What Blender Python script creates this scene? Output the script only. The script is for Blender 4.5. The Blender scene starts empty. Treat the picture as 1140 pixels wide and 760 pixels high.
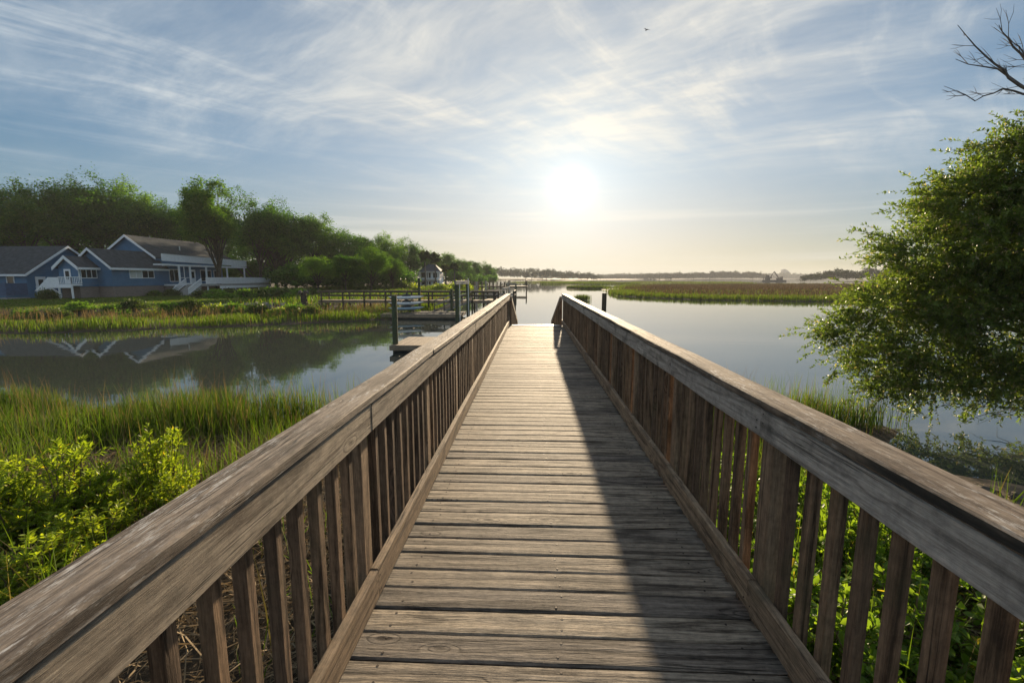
import bpy, math, random
import numpy as np
from mathutils import Vector, Matrix

random.seed(7)
RNG = np.random.default_rng(11)
S = bpy.context.scene
COL = S.collection
R = math.radians
pi = math.pi

# ------------------------------------------------------------------ scene graph helpers
def tag(o, label=None, cat=None, group=None, kind=None):
    if label: o['label'] = label
    if cat: o['category'] = cat
    if group: o['group'] = group
    if kind: o['kind'] = kind
    return o

def empty(name, loc, label=None, cat=None, group=None, rz=0.0, parent=None):
    o = bpy.data.objects.new(name, None)
    COL.objects.link(o)
    o.empty_display_size = 0.3
    o.location = loc
    o.rotation_euler = (0, 0, rz)
    if parent: o.parent = parent
    return tag(o, label, cat, group)

def link(name, me, mat=None, parent=None, loc=None, rz=None):
    o = bpy.data.objects.new(name, me)
    COL.objects.link(o)
    if mat is not None and len(me.materials) == 0:
        for m in (mat if isinstance(mat, (list, tuple)) else [mat]):
            me.materials.append(m)
    if parent: o.parent = parent
    if loc is not None: o.location = loc
    if rz is not None: o.rotation_euler = (0, 0, rz)
    return o

def copy_tree(o, parent=None):
    c = o.copy(); COL.objects.link(c); c.parent = parent
    for ch in list(o.children): copy_tree(ch, c)
    return c

def np_mesh(name, verts, faces, smooth=False):
    """verts (n,3); faces (m,k) with constant k"""
    me = bpy.data.meshes.new(name)
    verts = np.asarray(verts, dtype=np.float32); faces = np.asarray(faces, dtype=np.int32)
    k = faces.shape[1]
    me.vertices.add(len(verts)); me.vertices.foreach_set('co', verts.ravel())
    me.loops.add(faces.size); me.loops.foreach_set('vertex_index', faces.ravel())
    me.polygons.add(len(faces))
    me.polygons.foreach_set('loop_start', np.arange(0, faces.size, k, dtype=np.int32))
    if smooth: me.polygons.foreach_set('use_smooth', np.ones(len(faces), dtype=bool))
    me.update(calc_edges=True)
    return me

def mesh_from(name, verts, faces, smooth=False, mats=None):
    me = bpy.data.meshes.new(name)
    me.from_pydata([tuple(v) for v in verts], [], faces)
    if smooth:
        me.polygons.foreach_set('use_smooth', np.ones(len(faces), dtype=bool))
    if mats: me.polygons.foreach_set('material_index', np.array(mats, dtype=np.int32))
    me.update()
    return me

class MB:
    def __init__(s): s.v = []; s.f = []; s.mi = []; s.cur = 0
    def add(s, vs, fs):
        b = len(s.v); s.v.extend([tuple(v) for v in vs])
        for f in fs: s.f.append(tuple(i + b for i in f)); s.mi.append(s.cur)
    def box(s, x0, x1, y0, y1, z0, z1):
        s.add([(x0,y0,z0),(x1,y0,z0),(x1,y1,z0),(x0,y1,z0),(x0,y0,z1),(x1,y0,z1),(x1,y1,z1),(x0,y1,z1)],
              [(0,3,2,1),(4,5,6,7),(0,1,5,4),(1,2,6,5),(2,3,7,6),(3,0,4,7)])
    def beam(s, p0, p1, w, h, ch=0.0, up=(0,0,1), jit=0.0):
        """board from p0 to p1 (centre line); w sideways, h along up; chamfered long edges"""
        p0 = Vector(p0); p1 = Vector(p1); d = (p1 - p0).normalized(); u = Vector(up)
        if abs(d.dot(u)) > 0.98: u = Vector((0,1,0))
        sd = d.cross(u).normalized(); u = sd.cross(d).normalized()
        a, b = w/2, h/2
        if ch > 0:
            c = ch
            sec = [(-a+c,-b),(a-c,-b),(a,-b+c),(a,b-c),(a-c,b),(-a+c,b),(-a,b-c),(-a,-b+c)]
        else:
            sec = [(-a,-b),(a,-b),(a,b),(-a,b)]
        n = len(sec); vs = []
        for q, e in ((p0, 1), (p1, -1)):
            for (x, z) in sec:
                vs.append(q + sd*x + u*z + d*(random.uniform(-jit, jit) if jit else 0))
        fs = [tuple(range(n-1, -1, -1)), tuple(range(n, 2*n))]
        # sec is counter-clockwise seen against d, sides outward
        for i in range(n):
            j = (i+1) % n
            fs.append((i, j, n+j, n+i))
        s.add(vs, [f[::-1] for f in fs] if False else fs)
    def tube(s, pts, rad, n=8, caps=True):
        pts = [Vector(p) for p in pts]
        if not isinstance(rad, (list, tuple)): rad = [rad]*len(pts)
        b = len(s.v); vs = []; fs = []
        ref = None
        for i, p in enumerate(pts):
            if i == 0: d = pts[1]-pts[0]
            elif i == len(pts)-1: d = pts[-1]-pts[-2]
            else: d = pts[i+1]-pts[i-1]
            d.normalize()
            if ref is None: ref = Vector((0,0,1)) if abs(d.z) < 0.9 else Vector((1,0,0))
            a = d.cross(ref)
            if a.length < 1e-4: a = d.cross(Vector((0,1,0)))
            a.normalize(); c = a.cross(d).normalized(); ref = c
            for k in range(n):
                t = 2*pi*k/n
                vs.append(p + (a*math.cos(t) + c*math.sin(t))*rad[i])
        for i in range(len(pts)-1):
            for k in range(n):
                k2 = (k+1) % n
                fs.append((i*n+k, i*n+k2, (i+1)*n+k2, (i+1)*n+k))
        if caps:
            fs.append(tuple(range(n-1, -1, -1))); fs.append(tuple((len(pts)-1)*n + k for k in range(n)))
        s.add(vs, fs)
    def prism(s, poly, axis, a0, a1):
        """extrude a 2D polygon along an axis ('x': poly in (y,z); 'y': (x,z); 'z': (x,y))"""
        def P(q, t):
            return {'x': (t, q[0], q[1]), 'y': (q[0], t, q[1]), 'z': (q[0], q[1], t)}[axis]
        n = len(poly)
        vs = [P(q, a0) for q in poly] + [P(q, a1) for q in poly]
        fs = [tuple(range(n-1, -1, -1)), tuple(range(n, 2*n))] + [(i, (i+1) % n, n+(i+1) % n, n+i) for i in range(n)]
        s.add(vs, fs)
    def build(s, name, mat, parent=None, smooth=False, loc=None):
        me = mesh_from(name, s.v, s.f, smooth, s.mi)
        # consistent normals
        import bmesh
        bm = bmesh.new(); bm.from_mesh(me); bmesh.ops.recalc_face_normals(bm, faces=bm.faces); bm.to_mesh(me); bm.free()
        return link(name, me, mat, parent, loc)

# ------------------------------------------------------------------ materials
def mat_new(name):
    m = bpy.data.materials.new(name); m.use_nodes = True
    nt = m.node_tree; nt.nodes.clear()
    out = nt.nodes.new('ShaderNodeOutputMaterial')
    return m, nt, out

class NT:
    """tiny node-graph writer"""
    def __init__(s, nt): s.nt = nt
    def n(s, typ, **kw):
        o = s.nt.nodes.new(typ)
        for k, v in kw.items():
            if k.startswith('i_'):
                o.inputs[k[2:].replace('_', ' ')].default_value = v
            else: setattr(o, k, v)
        return o
    def l(s, a, b): s.nt.links.new(a, b)
    def math(s, op, a, b=None, c=None, clamp=False):
        o = s.nt.nodes.new('ShaderNodeMath'); o.operation = op; o.use_clamp = clamp
        for i, x in enumerate((a, b, c)):
            if x is None: continue
            if hasattr(x, 'node'): s.l(x, o.inputs[i])
            else: o.inputs[i].default_value = x
        return o.outputs[0]
    def vmath(s, op, a, b=None):
        o = s.nt.nodes.new('ShaderNodeVectorMath'); o.operation = op
        for i, x in enumerate((a, b)):
            if x is None: continue
            if hasattr(x, 'node'): s.l(x, o.inputs[i])
            else: o.inputs[i].default_value = x
        return o.outputs[1] if op in ('DOT_PRODUCT', 'LENGTH', 'DISTANCE') else o.outputs[0]
    def noise(s, vec, scale=1.0, detail=3.0, rough=0.5, dist=0.0):
        o = s.nt.nodes.new('ShaderNodeTexNoise'); o.inputs['Scale'].default_value = scale
        o.inputs['Detail'].default_value = detail; o.inputs['Roughness'].default_value = rough
        o.inputs['Distortion'].default_value = dist
        if vec is not None: s.l(vec, o.inputs['Vector'])
        return o
    def ramp(s, fac, stops, interp='LINEAR'):
        o = s.nt.nodes.new('ShaderNodeValToRGB'); cr = o.color_ramp; cr.interpolation = interp
        while len(cr.elements) < len(stops): cr.elements.new(0.5)
        for e, (p, c) in zip(cr.elements, stops):
            e.position = p
            e.color = (c[0], c[1], c[2], 1) if hasattr(c, '__len__') else (c, c, c, 1)
        s.l(fac, o.inputs[0]); return o.outputs[0]
    def mix(s, fac, a, b, blend='MIX'):
        o = s.nt.nodes.new('ShaderNodeMix'); o.data_type = 'RGBA'; o.blend_type = blend
        for i, x in ((0, fac), (6, a), (7, b)):
            if hasattr(x, 'node'): s.l(x, o.inputs[i])
            elif i == 0: o.inputs[0].default_value = x
            else: o.inputs[i].default_value = (x[0], x[1], x[2], 1)
        return o.outputs[2]
    def sstep(s, v, a, b):
        o = s.nt.nodes.new('ShaderNodeMapRange'); o.interpolation_type = 'SMOOTHSTEP'
        s.l(v, o.inputs[0]); o.inputs[1].default_value = a; o.inputs[2].default_value = b
        return o.outputs[0]

def simple(name, col, rough=0.8, var=0.15, scale=3.0, spec=0.3, metallic=0.0, bump=0.0):
    m, nt, out = mat_new(name); g = NT(nt)
    tc = g.n('ShaderNodeTexCoord')
    nz = g.noise(tc.outputs['Object'], scale, 4, 0.6)
    f = g.sstep(nz.outputs[0], 0.25, 0.75)
    c = g.mix(f, [x*(1-var) for x in col], [min(1, x*(1+var)) for x in col])
    b = g.n('ShaderNodeBsdfPrincipled'); g.l(c, b.inputs['Base Color'])
    b.inputs['Roughness'].default_value = rough; b.inputs['Metallic'].default_value = metallic
    b.inputs['Specular IOR Level'].default_value = spec
    if bump:
        bp = g.n('ShaderNodeBump'); bp.inputs['Strength'].default_value = bump; bp.inputs['Distance'].default_value = 0.02
        g.l(nz.outputs[0], bp.inputs['Height']); g.l(bp.outputs[0], b.inputs['Normal'])
    g.l(b.outputs[0], out.inputs[0])
    return m

def wood(name, axis, light, dark, stain=(0.03,0.03,0.025), stain_amt=0.35, worn=0.0, worn_col=(0.42,0.38,0.34), knots=True, contrast=1.0, tint=0.25, rings=7.0, edge=0.0):
    """weathered sawn timber; grain runs along `axis`; every loose board gets its own stretch of grain"""
    m, nt, out = mat_new(name); g = NT(nt)
    tc = g.n('ShaderNodeTexCoord'); geo = g.n('ShaderNodeNewGeometry'); oi = g.n('ShaderNodeObjectInfo')
    rnd = g.math('ADD', geo.outputs['Random Per Island'], g.math('MULTIPLY', oi.outputs['Random'], 7.31))
    rv = g.n('ShaderNodeCombineXYZ')
    g.l(g.math('MULTIPLY', rnd, 137.1), rv.inputs[0]); g.l(g.math('MULTIPLY', rnd, 71.7), rv.inputs[1]); g.l(g.math('MULTIPLY', rnd, 213.9), rv.inputs[2])
    pos = tc.outputs['Object']
    def stretched(al, ac):
        sc = [ac, ac, ac]; sc['xyz'.index(axis)] = al
        return g.vmath('ADD', g.vmath('MULTIPLY', pos, tuple(sc)), rv.outputs[0])
    # knots: sparse spots, grain bends round them
    kn = None
    p_rings = stretched(0.45, 7.0)
    if knots:
        vor = g.n('ShaderNodeTexVoronoi'); vor.inputs['Scale'].default_value = 1.0
        g.l(stretched(3.0, 8.5), vor.inputs['Vector'])
        kd = vor.outputs['Distance']
        sepc = g.n('ShaderNodeSeparateColor'); g.l(vor.outputs['Color'], sepc.inputs[0])
        sel = g.math('GREATER_THAN', sepc.outputs[0], 0.70)
        kn = g.math('MULTIPLY', g.math('SUBTRACT', 1.0, g.sstep(kd, 0.05, 0.15)), sel)
        knr = g.math('MULTIPLY', g.math('SUBTRACT', 1.0, g.sstep(kd, 0.05, 0.34)), sel)
    nb = g.noise(p_rings, 1.0, 1.5, 0.4)
    v = nb.outputs[0]
    if knots: v = g.math('ADD', v, g.math('MULTIPLY', knr, 0.26))
    ring = g.math('SINE', g.math('MULTIPLY', v, rings*2*pi))
    ring = g.math('MULTIPLY_ADD', ring, 0.5, 0.5)
    ring = g.math('POWER', ring, 5.0)
    fine = g.noise(stretched(14.0, 210.0), 1.0, 4, 0.75)
    med = g.noise(stretched(3.2, 75.0), 1.0, 6, 0.72)
    big = g.noise(stretched(1.1, 5.0), 1.0, 4, 0.6)
    grain = g.math('ADD', g.math('MULTIPLY', fine.outputs[0], 0.45), g.math('MULTIPLY', med.outputs[0], 0.55))
    grain = g.sstep(grain, 0.5-0.23/contrast, 0.5+0.23/contrast)
    grain = g.math('SUBTRACT', grain, g.math('MULTIPLY', ring, 0.42))
    c = g.ramp(grain, [(0.0, dark), (0.45, [(a+b)/2*0.92 for a, b in zip(light, dark)]), (1.0, light)])
    # board-to-board tone
    wn = g.n('ShaderNodeTexWhiteNoise', noise_dimensions='1D'); g.l(g.math('MULTIPLY', rnd, 91.7), wn.inputs['W'])
    c = g.mix(1.0, c, g.ramp(wn.outputs[0], [(0.0, (1-tint, 1-tint, 1-tint*0.9)), (0.5, (1, 0.98, 0.95)), (1.0, (1+tint*0.8, 1+tint*0.72, 1+tint*0.55))]), 'MULTIPLY')
    c = g.mix(1.0, c, g.ramp(big.outputs[0], [(0.25, (0.82, 0.81, 0.80)), (0.5, (1, 1, 1)), (0.75, (1.12, 1.11, 1.09))]), 'MULTIPLY')
    blot = g.noise(g.vmath('ADD', pos, rv.outputs[0]), 22.0, 6, 0.7)
    c = g.mix(1.0, c, g.ramp(blot.outputs[0], [(0.3, (0.70, 0.70, 0.71)), (0.5, (1, 1, 1)), (0.7, (1.22, 1.20, 1.18))]), 'MULTIPLY')
    # weather stains
    mold = g.noise(g.vmath('ADD', pos, rv.outputs[0]), 3.1, 5, 0.65)
    mf = g.sstep(mold.outputs[0], 0.52, 0.74)
    mf = g.math('MULTIPLY', mf, stain_amt)
    c = g.mix(mf, c, stain)
    if worn > 0:
        w1 = g.noise(stretched(16.0, 95.0), 1.0, 6, 0.75)
        w2 = g.noise(stretched(2.2, 9.0), 1.0, 4, 0.65)
        wf = g.math('MULTIPLY', g.sstep(w1.outputs[0], 0.5, 0.62), g.sstep(w2.outputs[0], 0.42, 0.62))
        c = g.mix(g.math('MULTIPLY', wf, worn), c, worn_col)
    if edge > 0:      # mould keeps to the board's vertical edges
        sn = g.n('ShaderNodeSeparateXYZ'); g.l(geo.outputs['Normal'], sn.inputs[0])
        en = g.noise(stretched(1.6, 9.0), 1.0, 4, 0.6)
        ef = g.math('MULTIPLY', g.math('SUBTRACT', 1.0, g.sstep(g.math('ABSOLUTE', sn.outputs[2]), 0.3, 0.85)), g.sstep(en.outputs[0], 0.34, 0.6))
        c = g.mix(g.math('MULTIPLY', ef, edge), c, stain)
    # checks (drying cracks)
    ck = g.noise(stretched(0.9, 48.0), 1.0, 2, 0.5)
    cf = g.math('MULTIPLY', g.math('SUBTRACT', 1.0, g.sstep(g.math('ABSOLUTE', g.math('SUBTRACT', ck.outputs[0], 0.5)), 0.0, 0.022)), g.sstep(big.outputs[0], 0.5, 0.62))
    c = g.mix(g.math('MULTIPLY', cf, 0.8), c, [x*0.25 for x in dark])
    if knots:
        c = g.mix(g.math('MULTIPLY', kn, 0.75), c, [x*0.35 for x in (dark[0]*1.2, dark[1], dark[2])])
    b = g.n('ShaderNodeBsdfPrincipled'); g.l(c, b.inputs['Base Color'])
    b.inputs['Roughness'].default_value = 0.78; b.inputs['Specular IOR Level'].default_value = 0.22
    hgt = g.math('SUBTRACT', g.math('ADD', g.math('MULTIPLY', grain, 0.6), g.math('MULTIPLY', big.outputs[0], 0.6)), g.math('MULTIPLY', cf, 1.4))
    if knots: hgt = g.math('SUBTRACT', hgt, g.math('MULTIPLY', kn, 0.5))
    bp = g.n('ShaderNodeBump'); bp.inputs['Strength'].default_value = 0.75; bp.inputs['Distance'].default_value = 0.004
    g.l(hgt, bp.inputs['Height']); g.l(bp.outputs[0], b.inputs['Normal'])
    g.l(b.outputs[0], out.inputs[0])
    return m

def leafmat(name, c1, c2, trans=0.45, gloss=0.25, tcol=None, rough=0.45, dead=None, dead_amt=0.0):
    m, nt, out = mat_new(name); g = NT(nt)
    geo = g.n('ShaderNodeNewGeometry'); oi = g.n('ShaderNodeObjectInfo')
    tc = g.n('ShaderNodeTexCoord')
    clump = g.noise(tc.outputs['Object'], 0.9, 2, 0.5)
    f = g.math('ADD', g.math('MULTIPLY', geo.outputs['Random Per Island'], 0.6), g.math('MULTIPLY', clump.outputs[0], 0.7))
    f = g.math('ADD', f, g.math('MULTIPLY_ADD', oi.outputs['Random'], 0.4, -0.35))
    c = g.mix(g.sstep(f, 0.1, 0.95), c1, c2)
    if dead:
        c = g.mix(g.math('LESS_THAN', g.math('FRACT', g.math('MULTIPLY', geo.outputs['Random Per Island'], 37.7)), dead_amt), c, dead)
    b = g.n('ShaderNodeBsdfPrincipled'); g.l(c, b.inputs['Base Color'])
    b.inputs['Roughness'].default_value = rough; b.inputs['Specular IOR Level'].default_value = gloss
    t = g.n('ShaderNodeBsdfTranslucent')
    tc2 = g.mix(1.0, c, tcol or (1.25, 1.3, 0.5), 'MULTIPLY'); g.l(tc2, t.inputs['Color'])
    ms = g.n('ShaderNodeMixShader'); ms.inputs[0].default_value = trans
    g.l(b.outputs[0], ms.inputs[1]); g.l(t.outputs[0], ms.inputs[2])
    g.l(ms.outputs[0], out.inputs[0])
    return m

M = {}
M['deck'] = wood('deck_wood', 'x', (0.42,0.36,0.29), (0.058,0.047,0.038), stain=(0.05,0.042,0.034), stain_amt=0.6, tint=0.38, contrast=1.05)
M['rail'] = wood('rail_wood', 'y', (0.46,0.385,0.295), (0.12,0.093,0.07), stain_amt=0.42, tint=0.14, rings=7, contrast=0.9)
M['rail_shaded'] = wood('rail_wood_shaded', 'y', (0.54,0.50,0.45), (0.20,0.18,0.16), stain=(0.022,0.024,0.02), stain_amt=0.85, tint=0.12, rings=7, contrast=0.9)  # mould-stained rail wood; grey cast of its shaded side put into the colour
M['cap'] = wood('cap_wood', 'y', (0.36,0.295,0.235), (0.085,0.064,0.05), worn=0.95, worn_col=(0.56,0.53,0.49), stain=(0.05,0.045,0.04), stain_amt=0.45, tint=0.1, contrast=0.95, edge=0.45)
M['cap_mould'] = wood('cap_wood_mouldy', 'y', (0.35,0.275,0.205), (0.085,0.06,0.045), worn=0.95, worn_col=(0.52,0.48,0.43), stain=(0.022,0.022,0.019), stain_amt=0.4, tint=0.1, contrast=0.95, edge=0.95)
M['toe'] = wood('toe_wood', 'y', (0.42,0.31,0.205), (0.12,0.085,0.058), stain=(0.05,0.05,0.03), stain_amt=0.5, tint=0.1, contrast=0.9)
M['baluster'] = wood('baluster_wood', 'z', (0.31,0.21,0.135), (0.06,0.04,0.026), stain=(0.06,0.062,0.032), stain_amt=0.45, tint=0.38, contrast=0.9)
M['post'] = wood('post_wood', 'z', (0.40,0.285,0.185), (0.10,0.068,0.045), stain=(0.05,0.05,0.03), stain_amt=0.4, tint=0.15, contrast=0.9)
M['frame'] = wood('framing_wood', 'y', (0.16,0.12,0.085), (0.04,0.03,0.02), tint=0.1)
M['dock_x'] = wood('dock_wood', 'x', (0.42,0.34,0.25), (0.14,0.105,0.075), knots=False, tint=0.2)
M['dock_dark'] = wood('pier_wood', 'x', (0.17,0.145,0.115), (0.05,0.042,0.034), knots=False, tint=0.2)
M['dock_z'] = wood('pier_post_wood', 'z', (0.16,0.135,0.10), (0.05,0.04,0.03), knots=False, tint=0.2)
M['pile_green'] = wood('treated_piling', 'z', (0.12,0.15,0.085), (0.035,0.045,0.028), stain=(0.02,0.02,0.015), knots=False, tint=0.15)
M['dock_grey'] = wood('grey_lumber', 'y', (0.50,0.47,0.42), (0.24,0.22,0.19), knots=False, tint=0.1)
M['nail'] = simple('nail_steel', (0.05,0.04,0.035), 0.6, metallic=0.6)
M['alum'] = simple('aluminium', (0.62,0.63,0.64), 0.35, 0.08, metallic=0.8)
M['bluesiding'] = None
# ---- siding with faint clapboard courses (bump, mottled dirt, darker line along each course top)
def siding(name, col):
    m, nt, out = mat_new(name); g = NT(nt)
    tc = g.n('ShaderNodeTexCoord'); sp = g.n('ShaderNodeSeparateXYZ'); g.l(tc.outputs['Object'], sp.inputs[0])
    fr = g.math('FRACT', g.math('MULTIPLY', sp.outputs[2], 4.6))
    nz = g.noise(tc.outputs['Object'], 0.8, 4, 0.6)
    c = g.mix(g.sstep(nz.outputs[0], 0.3, 0.7), [x*0.86 for x in col], [x*1.1 for x in col])
    c = g.mix(g.math('MULTIPLY', g.sstep(fr, 0.86, 0.97), 0.5), c, [x*0.45 for x in col])
    b = g.n('ShaderNodeBsdfPrincipled'); g.l(c, b.inputs['Base Color']); b.inputs['Roughness'].default_value = 0.65
    bp = g.n('ShaderNodeBump'); bp.inputs['Distance'].default_value = 0.02; g.l(g.math('SUBTRACT', 1.0, fr), bp.inputs['Height'])
    g.l(bp.outputs[0], b.inputs['Normal']); g.l(b.outputs[0], out.inputs[0]); return m
M['blue'] = siding('blue_siding', (0.06,0.17,0.30))
M['bluetrim'] = simple('blue_boards', (0.065,0.11,0.20), 0.7)
M['white'] = simple('white_paint', (0.84,0.85,0.86), 0.55, 0.07)
M['roof'] = simple('grey_shingles', (0.066,0.072,0.078), 0.95, 0.3, 2.2, spec=0.1, bump=0.6)
M['roofblue'] = simple('slate_roof', (0.03,0.04,0.06), 0.8, 0.2)
M['brick'] = None
def brickmat():
    m, nt, out = mat_new('red_brick'); g = NT(nt)
    tc = g.n('ShaderNodeTexCoord'); sp = g.n('ShaderNodeSeparateXYZ'); g.l(tc.outputs['Object'], sp.inputs[0])
    cb = g.n('ShaderNodeCombineXYZ'); g.l(g.math('ADD', sp.outputs[0], sp.outputs[1]), cb.inputs[0]); g.l(sp.outputs[2], cb.inputs[1])
    br = g.n('ShaderNodeTexBrick'); g.l(cb.outputs[0], br.inputs['Vector']); br.inputs['Scale'].default_value = 2.2
    br.inputs['Color1'].default_value = (0.25,0.19,0.165,1); br.inputs['Color2'].default_value = (0.19,0.14,0.12,1); br.inputs['Mortar'].default_value = (0.25,0.23,0.21,1)
    b = g.n('ShaderNodeBsdfPrincipled'); g.l(br.outputs[0], b.inputs['Base Color']); b.inputs['Roughness'].default_value = 0.9
    g.l(b.outputs[0], out.inputs[0]); return m
M['brick'] = brickmat()
M['glass'] = simple('window_glass', (0.02,0.025,0.03), 0.08, 0.1, spec=0.5)
M['blind'] = simple('white_blind', (0.55,0.56,0.52), 0.6, 0.05)
M['darkgap'] = simple('dark_screen', (0.025,0.028,0.03), 0.7)
M['stone'] = simple('grey_stone', (0.20,0.20,0.20), 0.9, 0.4, 4.0, bump=0.5)
M['rock'] = simple('dark_rock', (0.10,0.085,0.065), 0.9, 0.4, 6.0, bump=0.8)
M['kayak_white'] = simple('white_hull', (0.72,0.74,0.74), 0.35, 0.05)
M['kayak_blue'] = simple('pale_blue_hull', (0.30,0.42,0.50), 0.35, 0.05)
M['bark'] = simple('bark', (0.075,0.06,0.045), 0.95, 0.4, 6.0, bump=0.8)
M['bark_grey'] = simple('grey_bark', (0.13,0.115,0.10), 0.95, 0.35, 9.0, bump=0.8)
M['stem'] = simple('shrub_stem', (0.14,0.11,0.06), 0.9, 0.3)
M['steel_dark'] = simple('dark_steel', (0.05,0.052,0.055), 0.6, 0.3)
M['concrete'] = simple('pale_concrete', (0.36,0.35,0.33), 0.8, 0.1)
M['straw'] = leafmat('dead_straw', (0.10,0.075,0.045), (0.36,0.27,0.165), 0.15, 0.1, (1,0.9,0.7), 0.8)
M['oak_leaf'] = leafmat('oak_leaf', (0.04,0.10,0.018), (0.13,0.25,0.035), 0.45, 0.05, (1.15,1.3,0.5), rough=0.8)
M['oak_leaf_light'] = leafmat('light_oak_leaf', (0.07,0.15,0.022), (0.21,0.33,0.045), 0.48, 0.05, (1.15,1.3,0.5), rough=0.8)
M['far_leaf'] = leafmat('far_leaf', (0.014,0.026,0.008), (0.04,0.06,0.014), 0.3, 0.03, rough=0.9)
M['bay_leaf'] = leafmat('glossy_leaf', (0.05,0.09,0.02), (0.19,0.25,0.05), 0.48, 0.45, (1.15,1.25,0.5), rough=0.5, dead=(0.36,0.30,0.19), dead_amt=0.07)
M['shrub_leaf'] = leafmat('bright_shrub_leaf', (0.19,0.28,0.03), (0.40,0.48,0.05), 0.6, 0.25, (1.2,1.15,0.4), dead=(0.5,0.40,0.05), dead_amt=0.02)
M['cover_leaf'] = leafmat('round_shrub_leaf', (0.09,0.165,0.026), (0.24,0.35,0.045), 0.56, 0.3, (1.25,1.25,0.4), dead=(0.45,0.36,0.05), dead_amt=0.015)
M['grass'] = leafmat('cord_grass', (0.04,0.08,0.010), (0.15,0.215,0.025), 0.42, 0.12, (1.1,1.2,0.4), 0.65, dead=(0.18,0.135,0.065), dead_amt=0.12)
M['grass_dead'] = leafmat('dry_grass', (0.12,0.09,0.045), (0.28,0.21,0.11), 0.35, 0.1, (1.1,1.0,0.6), 0.8)
M['rush'] = leafmat('brown_rush', (0.045,0.035,0.024), (0.11,0.082,0.05), 0.35, 0.1, (1.1,1.0,0.7), 0.8)
M['grass_far'] = leafmat('marsh_green', (0.05,0.085,0.013), (0.14,0.19,0.028), 0.4, 0.05, (1.1,1.15,0.45), 0.75, dead=(0.12,0.09,0.05), dead_amt=0.12)
M['palm_leaf'] = leafmat('palm_leaf', (0.03,0.045,0.02), (0.07,0.085,0.035), 0.3, 0.3)
M['hedge_leaf'] = leafmat('hedge_leaf', (0.05,0.085,0.02), (0.11,0.15,0.03), 0.45, 0.2)

# ------------------------------------------------------------------ camera
YAW, PITCH, CZ = R(2.46), R(7.93), 3.4
cam = bpy.data.cameras.new('camera'); co = bpy.data.objects.new('camera', cam); COL.objects.link(co)
co.location = (0, 0, CZ); co.rotation_euler = (pi/2 - PITCH, 0, YAW)
cam.sensor_width = 36; cam.lens = 16.0; cam.clip_start = 0.02; cam.clip_end = 20000
S.camera = co
HAZE = 0.00026
def ray(px, py):
    """direction through a spot of a 1140x760 view, scaled so that its y is 1"""
    f = 1140*16/36
    q = co.rotation_euler.to_matrix() @ Vector((px-570, -(py-380), -f))
    return q.x/q.y, q.z/q.y
def at(px, py, y): a, b = ray(px, py); return (a*y, y, CZ + b*y)
def gnd(px, py, z=0.0): a, b = ray(px, py); y = (z-CZ)/b; return (a*y, y, z)
# ------------------------------------------------------------------ sun and sky
AZ, EL = R(4.81), R(10.56)
SUN = Vector((math.sin(AZ)*math.cos(EL), math.cos(AZ)*math.cos(EL), math.sin(EL)))
sl = bpy.data.lights.new('sun', 'SUN'); so = bpy.data.objects.new('sun', sl); COL.objects.link(so)
sl.energy = 5.0; sl.angle = R(0.8); sl.color = (1.0, 0.79, 0.53)
so.rotation_euler = (-SUN).to_track_quat('-Z', 'Y').to_euler()
so.location = SUN*200

W = bpy.data.worlds.new('World'); S.world = W; W.use_nodes = True
nt = W.node_tree; nt.nodes.clear(); g = NT(nt)
wout = nt.nodes.new('ShaderNodeOutputWorld'); bg = nt.nodes.new('ShaderNodeBackground')
sky = nt.nodes.new('ShaderNodeTexSky'); sky.sky_type = 'NISHITA'; sky.sun_disc = False
sky.sun_elevation = EL; sky.sun_rotation = AZ; sky.altitude = 0; sky.air_density = 1.0; sky.dust_density = 0.6; sky.ozone_density = 1.6
tc = nt.nodes.new('ShaderNodeTexCoord'); d = tc.outputs['Generated']
dot = g.math('MAXIMUM', g.vmath('DOT_PRODUCT', d, tuple(SUN)), 0.0)
sp = g.n('ShaderNodeSeparateXYZ'); g.l(d, sp.inputs[0])
zz = g.math('ADD', g.math('MAXIMUM', sp.outputs[2], 0.0), 0.10)
cx = g.n('ShaderNodeCombineXYZ'); g.l(g.math('DIVIDE', sp.outputs[0], zz), cx.inputs[0]); g.l(g.math('DIVIDE', sp.outputs[1], zz), cx.inputs[1])
P = cx.outputs[0]
def rot(v, ang):
    o = g.n('ShaderNodeVectorRotate'); o.rotation_type = 'Z_AXIS'; o.inputs['Angle'].default_value = ang; g.l(v, o.inputs[0]); return o.outputs[0]
warpn = g.noise(P, 0.55, 2, 0.5)
warp = g.vmath('MULTIPLY', g.vmath('SUBTRACT', warpn.outputs['Color'], (0.5, 0.5, 0.5)), (0.9, 0.9, 0))
Pw = g.vmath('ADD', P, warp)
# broad veil, long filaments in two directions, fine ripples
veil = g.noise(g.vmath('ADD', P, (3.1, 7.7, 0)), 0.45, 5, 0.55)
f1 = g.noise(g.vmath('MULTIPLY', rot(Pw, R(35)), (0.75, 2.3, 1)), 1.0, 9, 0.63)
f2 = g.noise(g.vmath('MULTIPLY', rot(g.vmath('ADD', Pw, (5, 2, 0)), R(-50)), (0.8, 2.9, 1)), 1.0, 8, 0.64)
fine = g.noise(g.vmath('MULTIPLY', rot(Pw, R(20)), (3.0, 8.0, 1)), 1.0, 7, 0.65)
cov = g.sstep(veil.outputs[0], 0.36, 0.60)
a1 = g.sstep(f1.outputs[0], 0.34, 0.70)
a2 = g.sstep(f2.outputs[0], 0.47, 0.68)
al = g.math('MULTIPLY', cov, g.math('ADD', g.math('MULTIPLY', a1, 0.80), 0.22))
al = g.math('ADD', al, g.math('MULTIPLY', a2, 0.55))
al = g.math('MULTIPLY', al, g.math('MULTIPLY_ADD', g.sstep(fine.outputs[0], 0.25, 0.75), 0.7, 0.58))
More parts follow.
